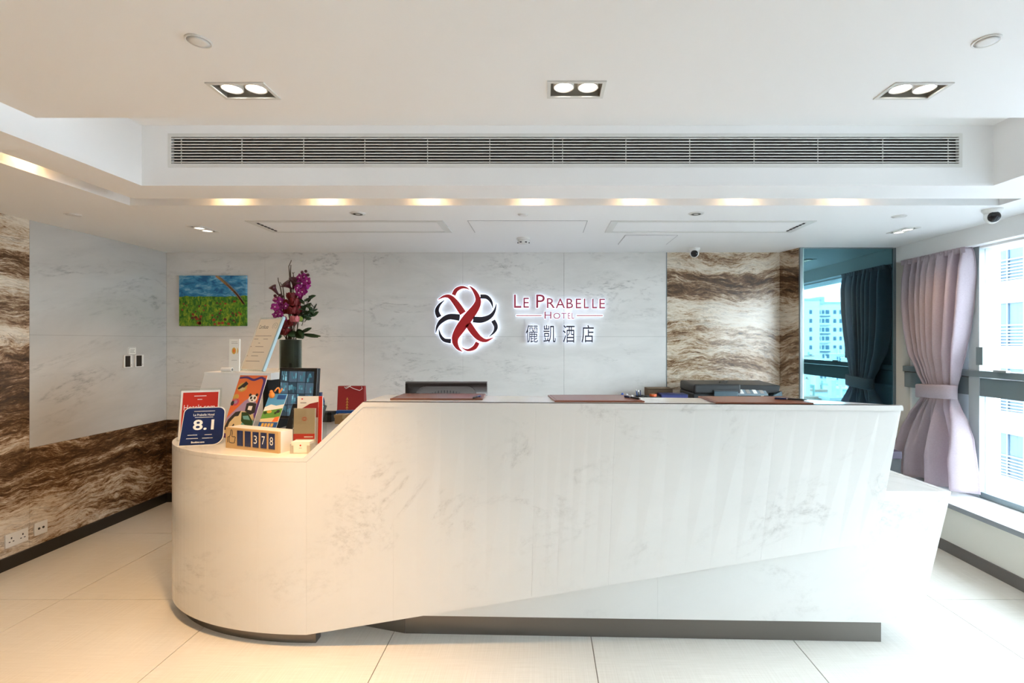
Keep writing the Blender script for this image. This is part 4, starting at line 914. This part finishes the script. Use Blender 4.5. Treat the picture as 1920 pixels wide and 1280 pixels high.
for bx_, by_, tx, ty, cnt in ((440,760,520,430,16),(470,720,590,540,14),(440,720,470,470,12),(480,700,600,610,10)):      # leafy sprigs on the right
    b = W(*q8(bx_, by_, 3.40)); t = W(*q8(tx, ty, 3.36)); MB().tube([b, (b + t) / 2 + Vector((.01, 0, .0)), t], .002, 6).build('stem', M['leaf'], fa, smooth=True)
    for k in range(cnt):
        p = b.lerp(t, .15 + .85 * k / cnt); a = rl.uniform(0, 6.28); u = Vector((math.cos(a), math.sin(a) * .8, rl.uniform(.0, .7))).normalized(); n = Vector((rl.uniform(-.4, .4), -1, .5)).normalized(); n = (n - u * n.dot(u)).normalized()
        mb = MB(); pet(mb, p, u, n.cross(u), n, rl.uniform(.034, .050), .024, .08); mb.build('small_leaf', M['leaf'], fa, smooth=True)
for x0, y0, x1, y1, w_ in ((400,840,290,870,.055),(390,820,450,900,.060),(330,850,300,880,.05),(430,830,560,790,.032),(440,850,660,885,.026),(450,850,630,895,.022),(440,830,520,800,.03),(210,860,165,915,.04),(395,800,465,905,.05)):
    a = W(*q8(x0, y0, 3.36)); b = W(*q8(x1, y1, 3.33)); u = (b - a).normalized(); n = Vector((0, -1, .45)); n = (n - u * n.dot(u)).normalized(); mb = MB(); pet(mb, a, u, n.cross(u), n, (b - a).length, w_, .10); mb.build('large_leaf', M['leaf'], fa, smooth=True)

# ------------------------------------------------------------------ monitor with camera pictures, small switchboard, bottle, bag, boxes
sx0 = W(519, 0, 3.08).x; f = Fr((sx0, 3.08, ZL + .090), (1, -.24, 0), (0.0, .08, 1)); mw = .268; mh = .310
q = thing('camera_monitor', 'black monitor showing a grid of dim camera pictures beside the white riser', 'monitor', f.p(mw / 2, -.085, -.05))
MB().fbox(f, 0, mw, 0, mh, -.03, 0).build('casing', M['black'], q, bevel=.003)
scr = MB().fbox(f, .010, mw - .012, .014, mh - .012, 0, .0012).build('screen', nmat('screen_dark', (.01, .016, .02), .15), q)
rs_ = random.Random(5); tones = [nmat('screen_tone_%d' % k, c, .3, emit=c, estr=.55) for k, c in enumerate(((.02, .07, .09), (.05, .13, .16), (.10, .22, .26), (.03, .05, .07), (.01, .02, .03)))]
for i in range(4):
    for j in range(4):
        a0 = .014 + (mw - .032) * i / 4; b0 = .018 + (mh - .036) * j / 4; cwd = (mw - .032) / 4 - .003; cht = (mh - .036) / 4 - .003
        pc = MB().fbox(f, a0, a0 + cwd, b0, b0 + cht, .0012, .0016).build('camera_picture', tones[3 if (i + j) % 3 else 4], scr)
        mb = MB()
        for k in range(7):
            x = a0 + cwd * rs_.random() * .85; y = b0 + cht * rs_.random() * .7; mb.mi = rs_.choice((0, 0, 1, 2)); mb.fbox(f, x, min(x + cwd * rs_.uniform(.06, .25), a0 + cwd), y, min(y + cht * rs_.uniform(.15, .5), b0 + cht), .0016, .0019)
        o = mb.build('picture_detail', tones[:3], scr)
MB().fbox(f, mw * .42, mw * .56, -.08, .05, -.045, -.030).build('stand_neck', M['black'], q); MB().fbox(f, mw * .2, mw * .8, -.085, -.077, -.12, .06).build('stand_foot', M['black'], q)
f = Fr((W(527, 0, 2.86).x, 2.87, ZL), (1, -.22, 0), (.16, .42, 1)); tw, th_ = .215, .215
q = thing('desk_switchboard', 'low black desk phone console with dotted keys and a blue green display edge', 'phone console', f.p(tw / 2, 0, -.02))
MB().fbox(f, 0, tw, 0, th_, -.02, 0).build('casing', M['black'], q, bevel=.003)
MB().fbox(f, .05, tw - .006, th_ - .030, th_ - .008, 0, .002).build('display', tones[2], q)
for i in range(5):
    for j in range(4): MB().fbox(f, .05 + .032 * i, .056 + .032 * i, .03 + .036 * j, .036 + .036 * j, 0, .0015).build('key_dot', M['white_ink'], q)
bp = W(601, 0, 4.25); q = thing('water_bottle', 'blue plastic water bottle on the back cabinet beside the red gift bag', 'bottle', (bp.x, 4.25, .81))
bm_ = nmat('blue_bottle', (.02, .06, .22), .15, trans=.3)
MB().lathe([(.030, 0), (.034, .01), (.034, .10), (.031, .11), (.034, .12), (.034, .165), (.026, .195), (.013, .215), (.013, .225)], (bp.x, 4.25, .81), 20).build('body', bm_, q, smooth=True)
MB().lathe([(.0345, .05), (.0345, .10)], (bp.x, 4.25, .81), 20, cap=False).build('label_band', nmat('bottle_label', (.04, .10, .30), .4), q, smooth=True); MB().lathe([(.015, .222), (.015, .242)], (bp.x, 4.25, .81), 14).build('cap', M['navy'], q)
b0, b1 = W(631, 0, 4.22), W(682, 724, 4.22); f = Fr((b0.x, 4.22, .81), (1, .0, 0), (0, 0, 1)); gw, gh = b1.x - b0.x, b1.z - .81
q = thing('red_gift_bag', 'dark red paper gift bag with white cord handle against the marble wall', 'bag', f.p(gw / 2, 0, -.04))
MB().hexa([f.p(0, 0, 0), f.p(gw, 0, 0), f.p(gw, 0, -.09), f.p(0, 0, -.09)], [f.p(.004, gh, -.02), f.p(gw - .004, gh, -.02), f.p(gw - .004, gh, -.06), f.p(.004, gh, -.06)]).build('bag_body', M['red_paper'], q)
ff = Fr(f.p(0, 0, .001), f.u, Vector((0, .02, gh)))
for k in range(5):
    MB().fbox(ff, gw * .33, gw * .42, gh * (.30 + .08 * k), gh * (.30 + .08 * k) + .004, 0, .001).build('gold_stroke', M['gold'], q); MB().fbox(ff, gw * .36, gw * .385, gh * (.31 + .08 * k), gh * (.36 + .08 * k), 0, .001).build('gold_stroke', M['gold'], q)
MB().tube([ff.p(gw * .30, gh * .97, .002), ff.p(gw * .45, gh * .995, .006), ff.p(gw * .62, gh * .93, .010), ff.p(gw * .84, gh * .88, .010), ff.p(gw * .93, gh * .93, .008), ff.p(gw * .90, gh * .985, .004)], .0025, 6).build('cord_handle', M['white_ink'], q, smooth=True)
MB().tube([ff.p(gw * .26, gh * .98, .002), ff.p(gw * .33, gh * .93, .008), ff.p(gw * .50, gh * 1.01, .006)], .0025, 6).build('cord_handle', M['white_ink'], q, smooth=True)
def boxthing(name, lb, cat, x0, x1, y0, y1, z0, z1, mt, lid=None, tape=None):
    q = thing(name, lb, cat, ((x0 + x1) / 2, (y0 + y1) / 2, z0)); t = .003
    MB().box(x0, x1, y0, y1, z0, z1 - .0).build('box_body', mt, q, bevel=.002)
    MB().box(x0 - t, x1 + t, y0 - t, y1 + t, z1 - (z1 - z0) * .25, z1 + t).build('lid', lid or mt, q)
    if tape: MB().box(x0 + (x1 - x0) * .42, x0 + (x1 - x0) * .58, y0 - t * 1.5, y1, z1 - (z1 - z0) * .4, z1 + t * 1.4).build('tape', tape, q)
a, b = W(600, 0, 3.5), W(621, 783, 3.5); boxthing('small_black_box', 'small black box on the low counter behind the leaflet holder', 'box', a.x, b.x, 3.50, 3.58, ZL, ZL + .065, M['black'], M['void'])
a, b = W(620, 0, 3.45), W(648, 778, 3.42); boxthing('blue_packet', 'small blue packet behind the cardboard box near the slanted coping', 'box', a.x, b.x, 3.55, 3.59, ZL, ZL + .07, nmat('packet_blue', (.03, .12, .26), .5), M['blue_p'])
a = W(625, 0, 3.40); boxthing('cardboard_box', 'small brown cardboard box behind the slanted coping', 'box', a.x, a.x + .13, 3.42, 3.50, ZL, ZL + .058, nmat('cardboard', (.42, .25, .10), .7), None, nmat('box_tape', (.52, .38, .20), .4))

# ------------------------------------------------------------------ leather blotters and pens on the raised counter
def blot(pts, lb, nm='leather_desk_pad'):
    z = ZTOP; p = [W(x, y, (CH - z) * F / (y - CY)) for x, y in pts]
    q = thing(nm, lb, 'desk pad', (sum(v.x for v in p) / 4, sum(v.y for v in p) / 4, z), 'brown leather desk pads on the raised counter')
    MB().hexa([Vector((v.x, v.y, z)) for v in p], [Vector((v.x, v.y, z + .007)) for v in p]).build('pad', M['leather'], q, bevel=.002)
    c = sum((v for v in p), Vector()) / 4
    pp = [c + (v - c) * .955 for v in p]; pi = [c + (v - c) * .94 for v in p]
    mb = MB(); mb.rings([[Vector((v.x, v.y, z + .0072)) for v in pp], [Vector((v.x, v.y, z + .0078)) for v in pp], [Vector((v.x, v.y, z + .0078)) for v in pi]], cap=False); mb.build('stitched_border', nmat('dark_leather', (.16, .05, .03), .4), q)
blot([(731, 749.5), (905, 749.8), (911, 740), (757, 739.5)], 'brown leather desk pad in front of the black monitor back')
blot([(1040, 753.4), (1209, 754.2), (1180, 742.5), (1027, 742.5)], 'brown leather desk pad below the hotel name sign, in the middle of the counter')
blot([(1342, 756.8), (1526, 757.6), (1470, 745.2), (1309, 744.8)], 'brown leather desk pad in front of the printer')
def pen(px, py, yaw, lb, ln=.135):
    z = ZTOP + .012; Y = (CH - z) * F / (py - CY); c = W(px, py, Y); d = Vector((math.cos(R(yaw)), math.sin(R(yaw)), 0)); a = c - d * ln / 2
    q = thing('ballpoint_pen', lb, 'pen', a); MB().lathe([(.001, 0), (.0028, .012), (.0045, .014), (.0045, ln * .6)], a, 10, d).build('barrel', M['black'], q, smooth=False)
    MB().lathe([(.0047, ln * .58), (.0047, ln), (.003, ln + .002)], a, 10, d).build('cap', M['navy'], q); MB().lathe([(.0052, ln * .6), (.0052, ln * .64)], a, 10, d).build('ring', M['steel'], q)
    MB().tube([a + d * ln * .68 + Vector((0, 0, .0055)), a + d * ln * .95 + Vector((0, 0, .0055))], .0014, 6).build('clip', M['steel'], q)
pen(893, 744, 75, 'short pen with silver tip lying on the pad by the black monitor back', .10)
pen(1186, 745, 120, 'dark pen lying at the end of the middle leather pad', .12)
pen(1483, 748, 150, 'dark pen lying at the end of the leather pad by the printer', .14)

# monitor seen from behind, on the work top
mx0, mx1 = W(760, 0, 2.98).x, W(913, 0, 2.98).x; mt_ = W(0, 716, 2.98).z
q = thing('desk_monitor', 'glossy black monitor seen from behind above the counter below the emblem', 'monitor', ((mx0 + mx1) / 2, 2.99, ZBT))
mb = MB(); f = Fr((mx0, 2.98, mt_ - .30), (1, 0, 0), (0, 0, 1)); ww = mx1 - mx0
def rrect(x0, x1, y0, y1, r): return disc(x1 - r, y0 + r, r, n=5, a0=-90, a1=0) + disc(x1 - r, y1 - r, r, n=5, a0=0, a1=90) + disc(x0 + r, y1 - r, r, n=5, a0=90, a1=180) + disc(x0 + r, y0 + r, r, n=5, a0=180, a1=270)
MB().fpoly(f, rrect(0, ww, 0, .30, .012), -.030, 0).build('back_shell', nmat('gloss_black', (.010, .008, .007), .12), q)
MB().fpoly(f, rrect(.06, ww - .06, .03, .275, .06), 0, .006).build('back_bulge', nmat('soft_black', (.02, .015, .010), .35), q)
for k in range(18): MB().fbox(f, .09 + k * (ww - .18) / 17 - .0025, .09 + k * (ww - .18) / 17 + .0025, .245 - .0006 * (k - 8.5) ** 2 - .012, .252 - .0006 * (k - 8.5) ** 2, .006, .008).build('vent_slot', M['void'], q)
MB().fpoly(f, rrect(.0, ww, .293, .302, .004), -.031, .001).build('top_edge', nmat('edge_dark_grey', (.06, .05, .045), .2), q)
MB().fbox(f, ww * .42, ww * .58, -.145 - 0, .08, .002, .03).build('stand_neck', M['black'], q)
MB().box((mx0 + mx1) / 2 - .12, (mx0 + mx1) / 2 + .12, 2.89, 3.06, ZBT, ZBT + .012).build('stand_foot', M['black'], q)

# printer on the back cabinet
py_ = 4.10; p0, p1 = W(1302, 0, py_), W(1470, 0, py_); pz = lambda y: CH - (y - CY) / F * py_
q = thing('office_printer', 'black multifunction printer with open paper tray on the back cabinet in front of brown stone', 'printer', ((p0.x + p1.x) / 2, 4.3, .81))
dg = nmat('printer_charcoal', (.014, .016, .018), .4); sl = nmat('printer_slate', (.035, .07, .09), .25)
MB().box(p0.x, p0.x + .56, py_ + .03, py_ + .44, .81, pz(738)).build('lower_body', dg, q, bevel=.01)
MB().box(p0.x + .0, p0.x + .38, py_, py_ + .44, pz(738), pz(720)).build('scanner_lid', dg, q, bevel=.015)
MB().hexa([(p0.x + .38, py_ + .05, pz(738)), (p1.x - .03, py_ + .02, pz(738)), (p1.x - .03, py_ + .43, pz(738)), (p0.x + .38, py_ + .43, pz(738))],
          [(p0.x + .38, py_ + .05, pz(722)), (p1.x - .02, py_ + .02, pz(723)), (p1.x - .02, py_ + .43, pz(720)), (p0.x + .38, py_ + .43, pz(720))]).build('feeder_cover', dg, q, bevel=.006)
fpn = Fr((W(1339, 0, py_ - .02).x, py_ - .012, pz(752)), (1, 0, 0), (0, .05, 1)); MB().fbox(fpn, 0, .195, 0, pz(733) - pz(752), 0, .012).build('control_panel', sl, q, bevel=.003); MB().fbox(fpn, .0, .195, pz(733) - pz(752), pz(731) - pz(752), -.01, .012).build('panel_rim', dg, q)
tf = Fr((W(1386, 0, py_ - .03).x, py_ - .02, pz(741)), (1, 0, 0), (0, .8, .45)); MB().fbox(tf, 0, .24, 0, .10, 0, .006).build('paper_tray', nmat('tray_blue_grey', (.22, .29, .33), .15), q)
for k in range(4): MB().fbox(tf, .02 + .055 * k, .05 + .055 * k, .02, .075, .006, .008).build('button', M['grey_ink'] if k % 2 else M['white_pl'], q)
MB().hexa([(p1.x - .16, py_ - .02, pz(749)), (p1.x - .02, py_ - .02, pz(749)), (p1.x - .02, py_ + .10, pz(749)), (p1.x - .16, py_ + .10, pz(749))],
          [(p1.x - .04, py_ - .02, pz(734)), (p1.x - .025, py_ - .02, pz(733)), (p1.x - .02, py_ + .10, pz(733)), (p1.x - .03, py_ + .10, pz(734))]).build('side_flap', sl, q)
for k in range(5): MB().hexa([(p0.x + .24 + .02 * k, py_ + .10 + .05 * k, pz(720) + .0005), (p0.x + .30 + .02 * k, py_ + .10 + .05 * k, pz(720) + .0005), (p0.x + .30 + .02 * k, py_ + .12 + .05 * k, pz(720) + .0005), (p0.x + .24 + .02 * k, py_ + .12 + .05 * k, pz(720) + .0005)],
          [(p0.x + .24 + .02 * k, py_ + .10 + .05 * k, pz(720) + .004), (p0.x + .30 + .02 * k, py_ + .10 + .05 * k, pz(720) + .004), (p0.x + .30 + .02 * k, py_ + .12 + .05 * k, pz(720) + .004), (p0.x + .24 + .02 * k, py_ + .12 + .05 * k, pz(720) + .004)]).build('lid_groove', M['black'], q)

# stationery clutter on the back cabinet, between the middle pad and the printer
cy_ = 4.12; cz_ = lambda y: CH - (y - CY) / F * cy_; cx_ = lambda x: (x - CX) / F * cy_
q = thing('stationery_tray', 'long dark blue stationery tray beside the printer', 'tray', (cx_(1265), cy_ + .05, .81))
MB().box(cx_(1240), cx_(1290), cy_, cy_ + .14, .81, cz_(739)).build('tray_body', nmat('tray_navy', (.03, .035, .16), .4), q, bevel=.004); MB().box(cx_(1240), cx_(1290), cy_ - .002, cy_, cz_(741), cz_(739)).build('rim', M['navy'], q)
q = thing('open_carton', 'open brown carton behind the dark blue tray', 'carton', (cx_(1245), cy_ + .25, .81)); MB().box(cx_(1224), cx_(1272), cy_ + .18, cy_ + .34, .81, cz_(732)).build('carton_body', nmat('brown_board', (.16, .10, .055), .7), q); MB().hexa([(cx_(1224), cy_ + .17, cz_(733)), (cx_(1272), cy_ + .17, cz_(733)), (cx_(1272), cy_ + .176, cz_(733)), (cx_(1224), cy_ + .176, cz_(733))], [(cx_(1222), cy_ + .13, cz_(731)), (cx_(1274), cy_ + .13, cz_(731)), (cx_(1274), cy_ + .136, cz_(730)), (cx_(1222), cy_ + .136, cz_(730))]).build('flap', nmat('brown_board_light', (.26, .18, .11), .7), q)
q = thing('pen_cup', 'dark pen cup stuffed with blue and black pens left of the blue tray', 'pen cup', (cx_(1203), cy_ + .05, .81)); MB().lathe([(.040, 0), (.042, cz_(742) - .81), (.039, cz_(742) - .81), (.037, .01)], (cx_(1203), cy_ + .05, .81), 18).build('cup', M['black'], q, smooth=False)
rc = random.Random(2)
for k in range(3):
    a = Vector((cx_(1203) + rc.uniform(-.02, .02), cy_ + .05 + rc.uniform(-.02, .02), .83)); b = a + Vector((rc.uniform(-.06, .06), rc.uniform(-.03, .03), cz_(734) - .83 + rc.uniform(-.03, .008)))
    pn = thing('loose_pen', '%s pen standing in the dark pen cup' % ('bright blue', 'black', 'dark navy')[k % 3], 'pen', a, 'pens in the dark cup'); MB().cyl(a, b, .0045, 8).build('barrel', (M['blue_p'], M['black'], M['navy'])[k % 3], pn); MB().cyl(b, b + (b - a).normalized() * .012, .0055, 8).build('cap', (M['white_pl'], M['steel'], M['black'])[k % 3], pn)
q = thing('crumpled_bag', 'crumpled blue and white plastic bag behind the end of the middle leather pad', 'plastic bag', (cx_(1174), cy_ + .04, .81))
for k in range(3):
    c = Vector((cx_(1168 + 9 * k), cy_ + .03, .81)); zt_ = cz_(737 + k * 2) - .81; mb = MB(); rs = []
    for i in range(7):
        rr = .045 * math.sin(math.pi * (.1 + .85 * i / 6)); rs.append([c + Vector((math.cos(j * .6283) * rr * rc.uniform(.75, 1.2), math.sin(j * .6283) * rr * rc.uniform(.75, 1.2), zt_ * i / 6)) for j in range(10)])
    mb.rings(rs); mb.build('crumpled_part', (nmat('bag_blue', (.04, .10, .42), .35), nmat('bag_grey', (.50, .53, .60), .35), M['white_pl'])[k], q)
q = thing('orange_tape', 'small roll of orange tape lying by the dark blue tray', 'tape', (cx_(1226), cy_, .81 + .27 - .0)); z = cz_(745)
boxthing('black_organiser', 'black desk organiser under the orange tape beside the pen cup', 'organiser', cx_(1214), cx_(1238), cy_ - .02, cy_ + .10, .81, cz_(744), M['black'], dg)
tq = q; c = Vector((cx_(1226), cy_ + .03, cz_(744) + .003)); tq.location = c; ORG[tq.name] = c.copy()
MB().lathe([(.020, 0), (.030, 0), (.030, .018), (.020, .018), (.020, 0)], c, 20, cap=False).build('roll', nmat('tape_orange', (.75, .13, .03), .35), tq); MB().lathe([(.0195, 0), (.0195, .018), (.017, .018), (.017, 0), (.0195, 0)], c, 20, cap=False).build('core', M['wood'], tq)

# tall black bin behind the right end of the desk
z1 = CH - 206 / F * 3.30; a = W(1655, 0, 3.30).x; b = W(1690, 0, 3.30).x
q = thing('tall_bin', 'tall black bin standing behind the right end of the desk near the curtain', 'bin', ((a + b) / 2, 3.42, 0))
MB().hexa([(a + .02, 3.32, 0), (b - .02, 3.32, 0), (b - .02, 3.54, 0), (a + .02, 3.54, 0)], [(a, 3.30, z1 - .05), (b, 3.30, z1 - .05), (b, 3.56, z1 - .05), (a, 3.56, z1 - .05)]).build('bin_body', M['black'], q)
MB().box(a - .004, b + .003, 3.296, 3.565, z1 - .05, z1).build('lid', nmat('bin_lid', (.03, .015, .04), .4), q, bevel=.004)

# ------------------------------------------------------------------ curtain
prof = [  # height, near edge Y, far edge Y, fold depth
 (2.168, 3.66, 4.32, .022), (2.12, 3.655, 4.33, .042), (2.0, 3.66, 4.335, .058), (1.80, 3.675, 4.335, .062), (1.60, 3.70, 4.31, .058), (1.40, 3.735, 4.26, .050), (1.24, 3.765, 4.17, .034), (1.125, 3.785, 4.105, .022),
 (1.05, 3.785, 4.105, .022), (.99, 3.76, 4.15, .034), (.88, 3.70, 4.23, .055), (.75, 3.655, 4.30, .070), (.60, 3.625, 4.345, .078), (.48, 3.605, 4.37, .080), (.385, 3.60, 4.38, .078)]
cu = thing('window_curtain', 'mauve grey curtain gathered with a tieback at the window beside the mirror', 'curtain', (3.03, 4.0, .36))
NU = 160; rs = []; XC = 3.10
rk = random.Random(4); ph = [rk.uniform(-.5, .5) for _ in range(20)]
def prof_at(z):
    for (z0, a0, b0, d0), (z1, a1, b1, d1) in zip(prof, prof[1:]):
        if z1 <= z <= z0:
            t = (z0 - z) / (z0 - z1); t = t * t * (3 - 2 * t) * .5 + t * .5; return a0 + (a1 - a0) * t, b0 + (b1 - b0) * t, d0 + (d1 - d0) * t
    return prof[-1][1:]
zs = [2.168 - (2.168 - .385) * i / 56 for i in range(57)]
for z in zs:
    y0, y1, dd = prof_at(z); r = []
    below = max(0, min(1, (1.07 - z) / .45)); head = max(0, min(1, (z - 2.08) / .08))
    for j in range(NU + 1):
        u = j / NU
        n1 = math.sin(u * 6.283 * 8.5 + 1.3 * math.sin(u * 9 + 1) + .25 * math.sin(z * 4)); n1 = math.copysign(abs(n1) ** .8, n1)
        n2 = math.sin(u * 6.283 * 4.0 + 2.0 + .8 * math.sin(u * 7)); n2 = math.copysign(abs(n2) ** .75, n2)
        n3 = math.sin(u * 6.283 * 22)
        wv = (n1 * (1 - below) + n2 * below) * dd + .006 * n3 * (.3 + head)
        bow = -.05 * math.sin(math.pi * u) * (.35 + .65 * below)
        r.append(Vector((XC + wv + bow - .045 * below, y0 + (y1 - y0) * u + .010 * math.cos(u * 6.283 * 8.5) * (1 - below), z + (.012 * math.sin(u * 12) * below if z < .4 else 0))))
    rs.append(r)
MB().rings(rs, closed=False, cap=False).build('cloth', M['curtain'], cu, smooth=True, solid=.003)
r2 = []
for z in (1.140, 1.134, 1.042, 1.036):
    e = .0 if z in (1.140, 1.036) else .006; r2.append([Vector((XC - .02 + (.062 + e) * math.cos(6.283 * k / 32) - (.012 if math.cos(6.283 * k / 32) < 0 else 0), 3.945 + (.172 + e) * math.copysign(abs(math.sin(6.283 * k / 32)) ** .8, math.sin(6.283 * k / 32)), z + .012 * math.cos(6.283 * k / 32 + 2))) for k in range(32)])
MB().rings(r2, cap=False).build('tieback', M['curtain'], cu, smooth=True, solid=.004)
r3 = []
for z, e in ((2.170, .008), (2.155, .003), (2.128, .003)):
    r3.append([Vector((XC - .030 + .006 * math.sin(j * .9) - e, 3.66 + .66 * j / 120, z)) for j in range(121)])
MB().rings(r3, closed=False, cap=False).build('heading_tape', M['curtain'], cu, smooth=True, solid=.002)

# ------------------------------------------------------------------ outside
GZ = -17.0
struct(MB().box(4.0, 260, -260, 140, GZ - .5, GZ).build('street_ground', M['street']))
st = thing('street_building', 'pale pink apartment building across the street seen through the right window', 'building', (23, 24, GZ))
MB().box(21.0, 30, 8.0, 46, GZ, 27).build('facade', M['pinkwall'], st)
fw = Fr((21.0, 0, 0), (0, -1, 0), (0, 0, 1))     # u towards the viewer, n towards the street
def streetwin(y0, zt_):
    wd, hg = 2.9, 2.04; f = Fr((21.0, y0, zt_ - hg), (0, -1, 0), (0, 0, 1))
    w_ = MB(); w_.fbox(f, 0, wd, 0, hg, -.02, .03); w_ = w_.build('window', M['win_blue'], st)
    for a in (0, .66, 1.45, 2.2, wd - .06): MB().fbox(f, a, a + .06, 0, hg, .03, .09).build('mullion', M['railblue'], w_)
    for b in (0, .96, hg - .06): MB().fbox(f, 0, wd, b, b + .07, .03, .10).build('transom', M['railblue'], w_)
    for k in range(6): MB().fbox(f, .06, wd, .10 + .14 * k, .16 + .14 * k, .06, .085).build('guard_bar', M['guard'], w_)
    MB().fbox(f, 1.5, 1.9, 1.05, 1.5, .032, .04).build('blind', M['block_white'], w_)
    MB().fbox(f, -.75, -.12, hg + .85, hg + 1.55, 0, .55).build('air_conditioner_box', M['pinkwall'], st)
    MB().fbox(f, -.12, 2.95, -.10, -.0, 0, .14).build('sill_band', M['block_white'], st)
for k in range(-2, 4):
    for y0 in (23.4, 28.6): streetwin(y0, 3.26 + 2.94 * k)
    MB().fbox(fw, -45, -9, 3.26 + 2.94 * k + .42, 3.26 + 2.94 * k + .56, 0, .05).build('floor_band', M['block_white'], st)
MB().fbox(fw, -24.35, -24.25, GZ, 27, 0, .12).build('drain_pipe', M['block_white'], st)
struct(MB().box(-12, 3.42, -30, 30, 3.0, 30).build('wall_skyblock_upper', M['block_white'])); struct(MB().box(-12, 3.42, -30, 30, GZ, -.2).build('wall_skyblock_lower', M['block_white']))  # unseen hotel mass, put in to keep sky light off the street facade
# apartment block and roofs that the mirror shows
def V(px, py, D): return Vector(((px - CX) / F * D, 2 * YM - D, CH - (py - CY) / F * D))   # place of a thing seen in the mirror at a path length D
D0 = 177.0; a, b = V(1498, 566, D0), V(1585, 566, D0); yF = a.y
ap = thing('apartment_block', 'distant white apartment block with rows of small windows seen in the mirror', 'building', ((a.x + b.x) / 2, yF - 6, GZ))
MB().box(a.x, V(1537, 0, D0).x, yF - 14, yF, GZ, V(0, 563, D0).z).build('wing', M['block_white'], ap); MB().box(V(1537, 0, D0).x + .02, b.x, yF - 14, yF - .6, GZ, V(0, 569, D0).z).build('wing', M['block_white'], ap)
MB().box(V(1537, 0, D0).x, V(1547, 0, D0).x, yF - 6, yF - .3, V(0, 570, D0).z, V(0, 556, D0).z).build('stair_tower', M['roofgrey'], ap)
MB().box(a.x - .3, V(1537, 0, D0).x, yF - 14.2, yF + .25, V(0, 563, D0).z, V(0, 561, D0).z + .3).build('parapet', M['roofgrey'], ap); MB().box(V(1543, 0, D0).x, b.x + .3, yF - 14.2, yF - .4, V(0, 569, D0).z, V(0, 567, D0).z + .3).build('parapet', M['roofgrey'], ap)
wp = None
for r in range(9):
    for c, px in enumerate((1504, 1520, 1537, 1545, 1553, 1567, 1578)):
        p = V(px, 585 + 16.6 * r, D0); wd = (.6, .55, .7, .5, .75, .6, .5)[c]; y = yF if px < 1536 else yF - .6
        if wp is None:
            wp = MB().box(-.6, .6, -.02, .10, -.65, .65).build('window', M['win_blue'], None); ORG.pop(wp.name); wp.parent = ap; o = wp
        else: o = wp.copy(); COL.objects.link(o)
        o.location = Vector((p.x, y, p.z - .65)) - ORG[ap.name]; o.scale = (wd * 1.5, 1, 1.1)
for r in range(0, 9): p = V(1543, 592 + 16.6 * r, D0); MB().box(p.x - 1.1, p.x + 2.6, yF - .58, yF + .1, p.z - .3, p.z + .1).build('balcony', M['roofgrey'] if r % 2 else M['win_blue'], ap)
rh = random.Random(21)
walls = [M['block_white'], nmat('pale_ochre_wall', (.60, .56, .46), .9), nmat('pale_blue_wall', (.50, .58, .62), .9), nmat('grey_wall', (.42, .44, .45), .9)]
roofs = [M['roofgrey'], nmat('rust_roof', (.34, .22, .17), .9), nmat('green_roof', (.28, .38, .34), .9), nmat('white_roof', (.68, .70, .70), .9)]
wn = ['white', 'ochre', 'pale blue', 'grey']; rn = ['grey', 'rust', 'green', 'white']
def house(px, py, D, wpx, k, lb):
    p = V(px, py, D); wd = wpx / F * D; dep = wd * rh.uniform(.8, 1.3)
    q = thing('far_house', lb, 'building', (p.x, p.y - dep / 2, GZ)); z = p.z
    MB().box(p.x - wd / 2, p.x + wd / 2, p.y - dep, p.y, GZ, z).build('wall', walls[k % 4], q)
    MB().box(p.x - wd / 2 - .2, p.x + wd / 2 + .2, p.y - dep - .2, p.y + .2, z, z + .25).build('roof', roofs[(k * 3 + 1) % 4], q)
    MB().box(p.x - wd * .3, p.x - wd * .05, p.y - dep * .7, p.y - dep * .3, z + .25, z + 1.8).build('roof_hut', walls[(k + 1) % 4], q); MB().cyl((p.x + wd * .25, p.y - dep * .4, z + .25), (p.x + wd * .25, p.y - dep * .4, z + 1.3), wd * .07, 10).build('water_tank', roofs[(k + 2) % 4], q)
    for i in range(3):
        for j in range(3): MB().box(p.x - wd * .38 + wd * .3 * i, p.x - wd * .22 + wd * .3 * i, p.y, p.y + .06, z - 1.9 - 3 * j, z - .7 - 3 * j).build('window', M['win_blue'], q)
H = [(1515, 668, 150, 22), (1548, 676, 140, 26), (1575, 664, 155, 16), (1512, 724, 72, 26), (1540, 734, 62, 24), (1566, 722, 78, 22), (1592, 730, 70, 26), (1616, 736, 60, 26), (1525, 748, 48, 30), (1575, 750, 46, 34), (1630, 722, 85, 24),
     (1596, 648, 190, 16), (1612, 636, 240, 20), (1630, 655, 170, 18), (1604, 672, 130, 22), (1645, 640, 230, 22), (1660, 660, 160, 24), (1588, 620, 250, 14)]
ordw = ['first', 'second', 'third', 'fourth', 'fifth', 'sixth', 'seventh', 'eighth', 'ninth', 'tenth', 'eleventh', 'twelfth', 'thirteenth', 'fourteenth', 'fifteenth', 'sixteenth', 'seventeenth', 'eighteenth']
order = sorted(range(len(H)), key=lambda i: H[i][0])
for i, (px, py, D, wpx) in enumerate(H):
    house(px, py, D, wpx, i, '%s far house with %s roof, %s from the left in the mirror' % (wn[i % 4], rn[(i * 3 + 1) % 4], ordw[order.index(i)]))
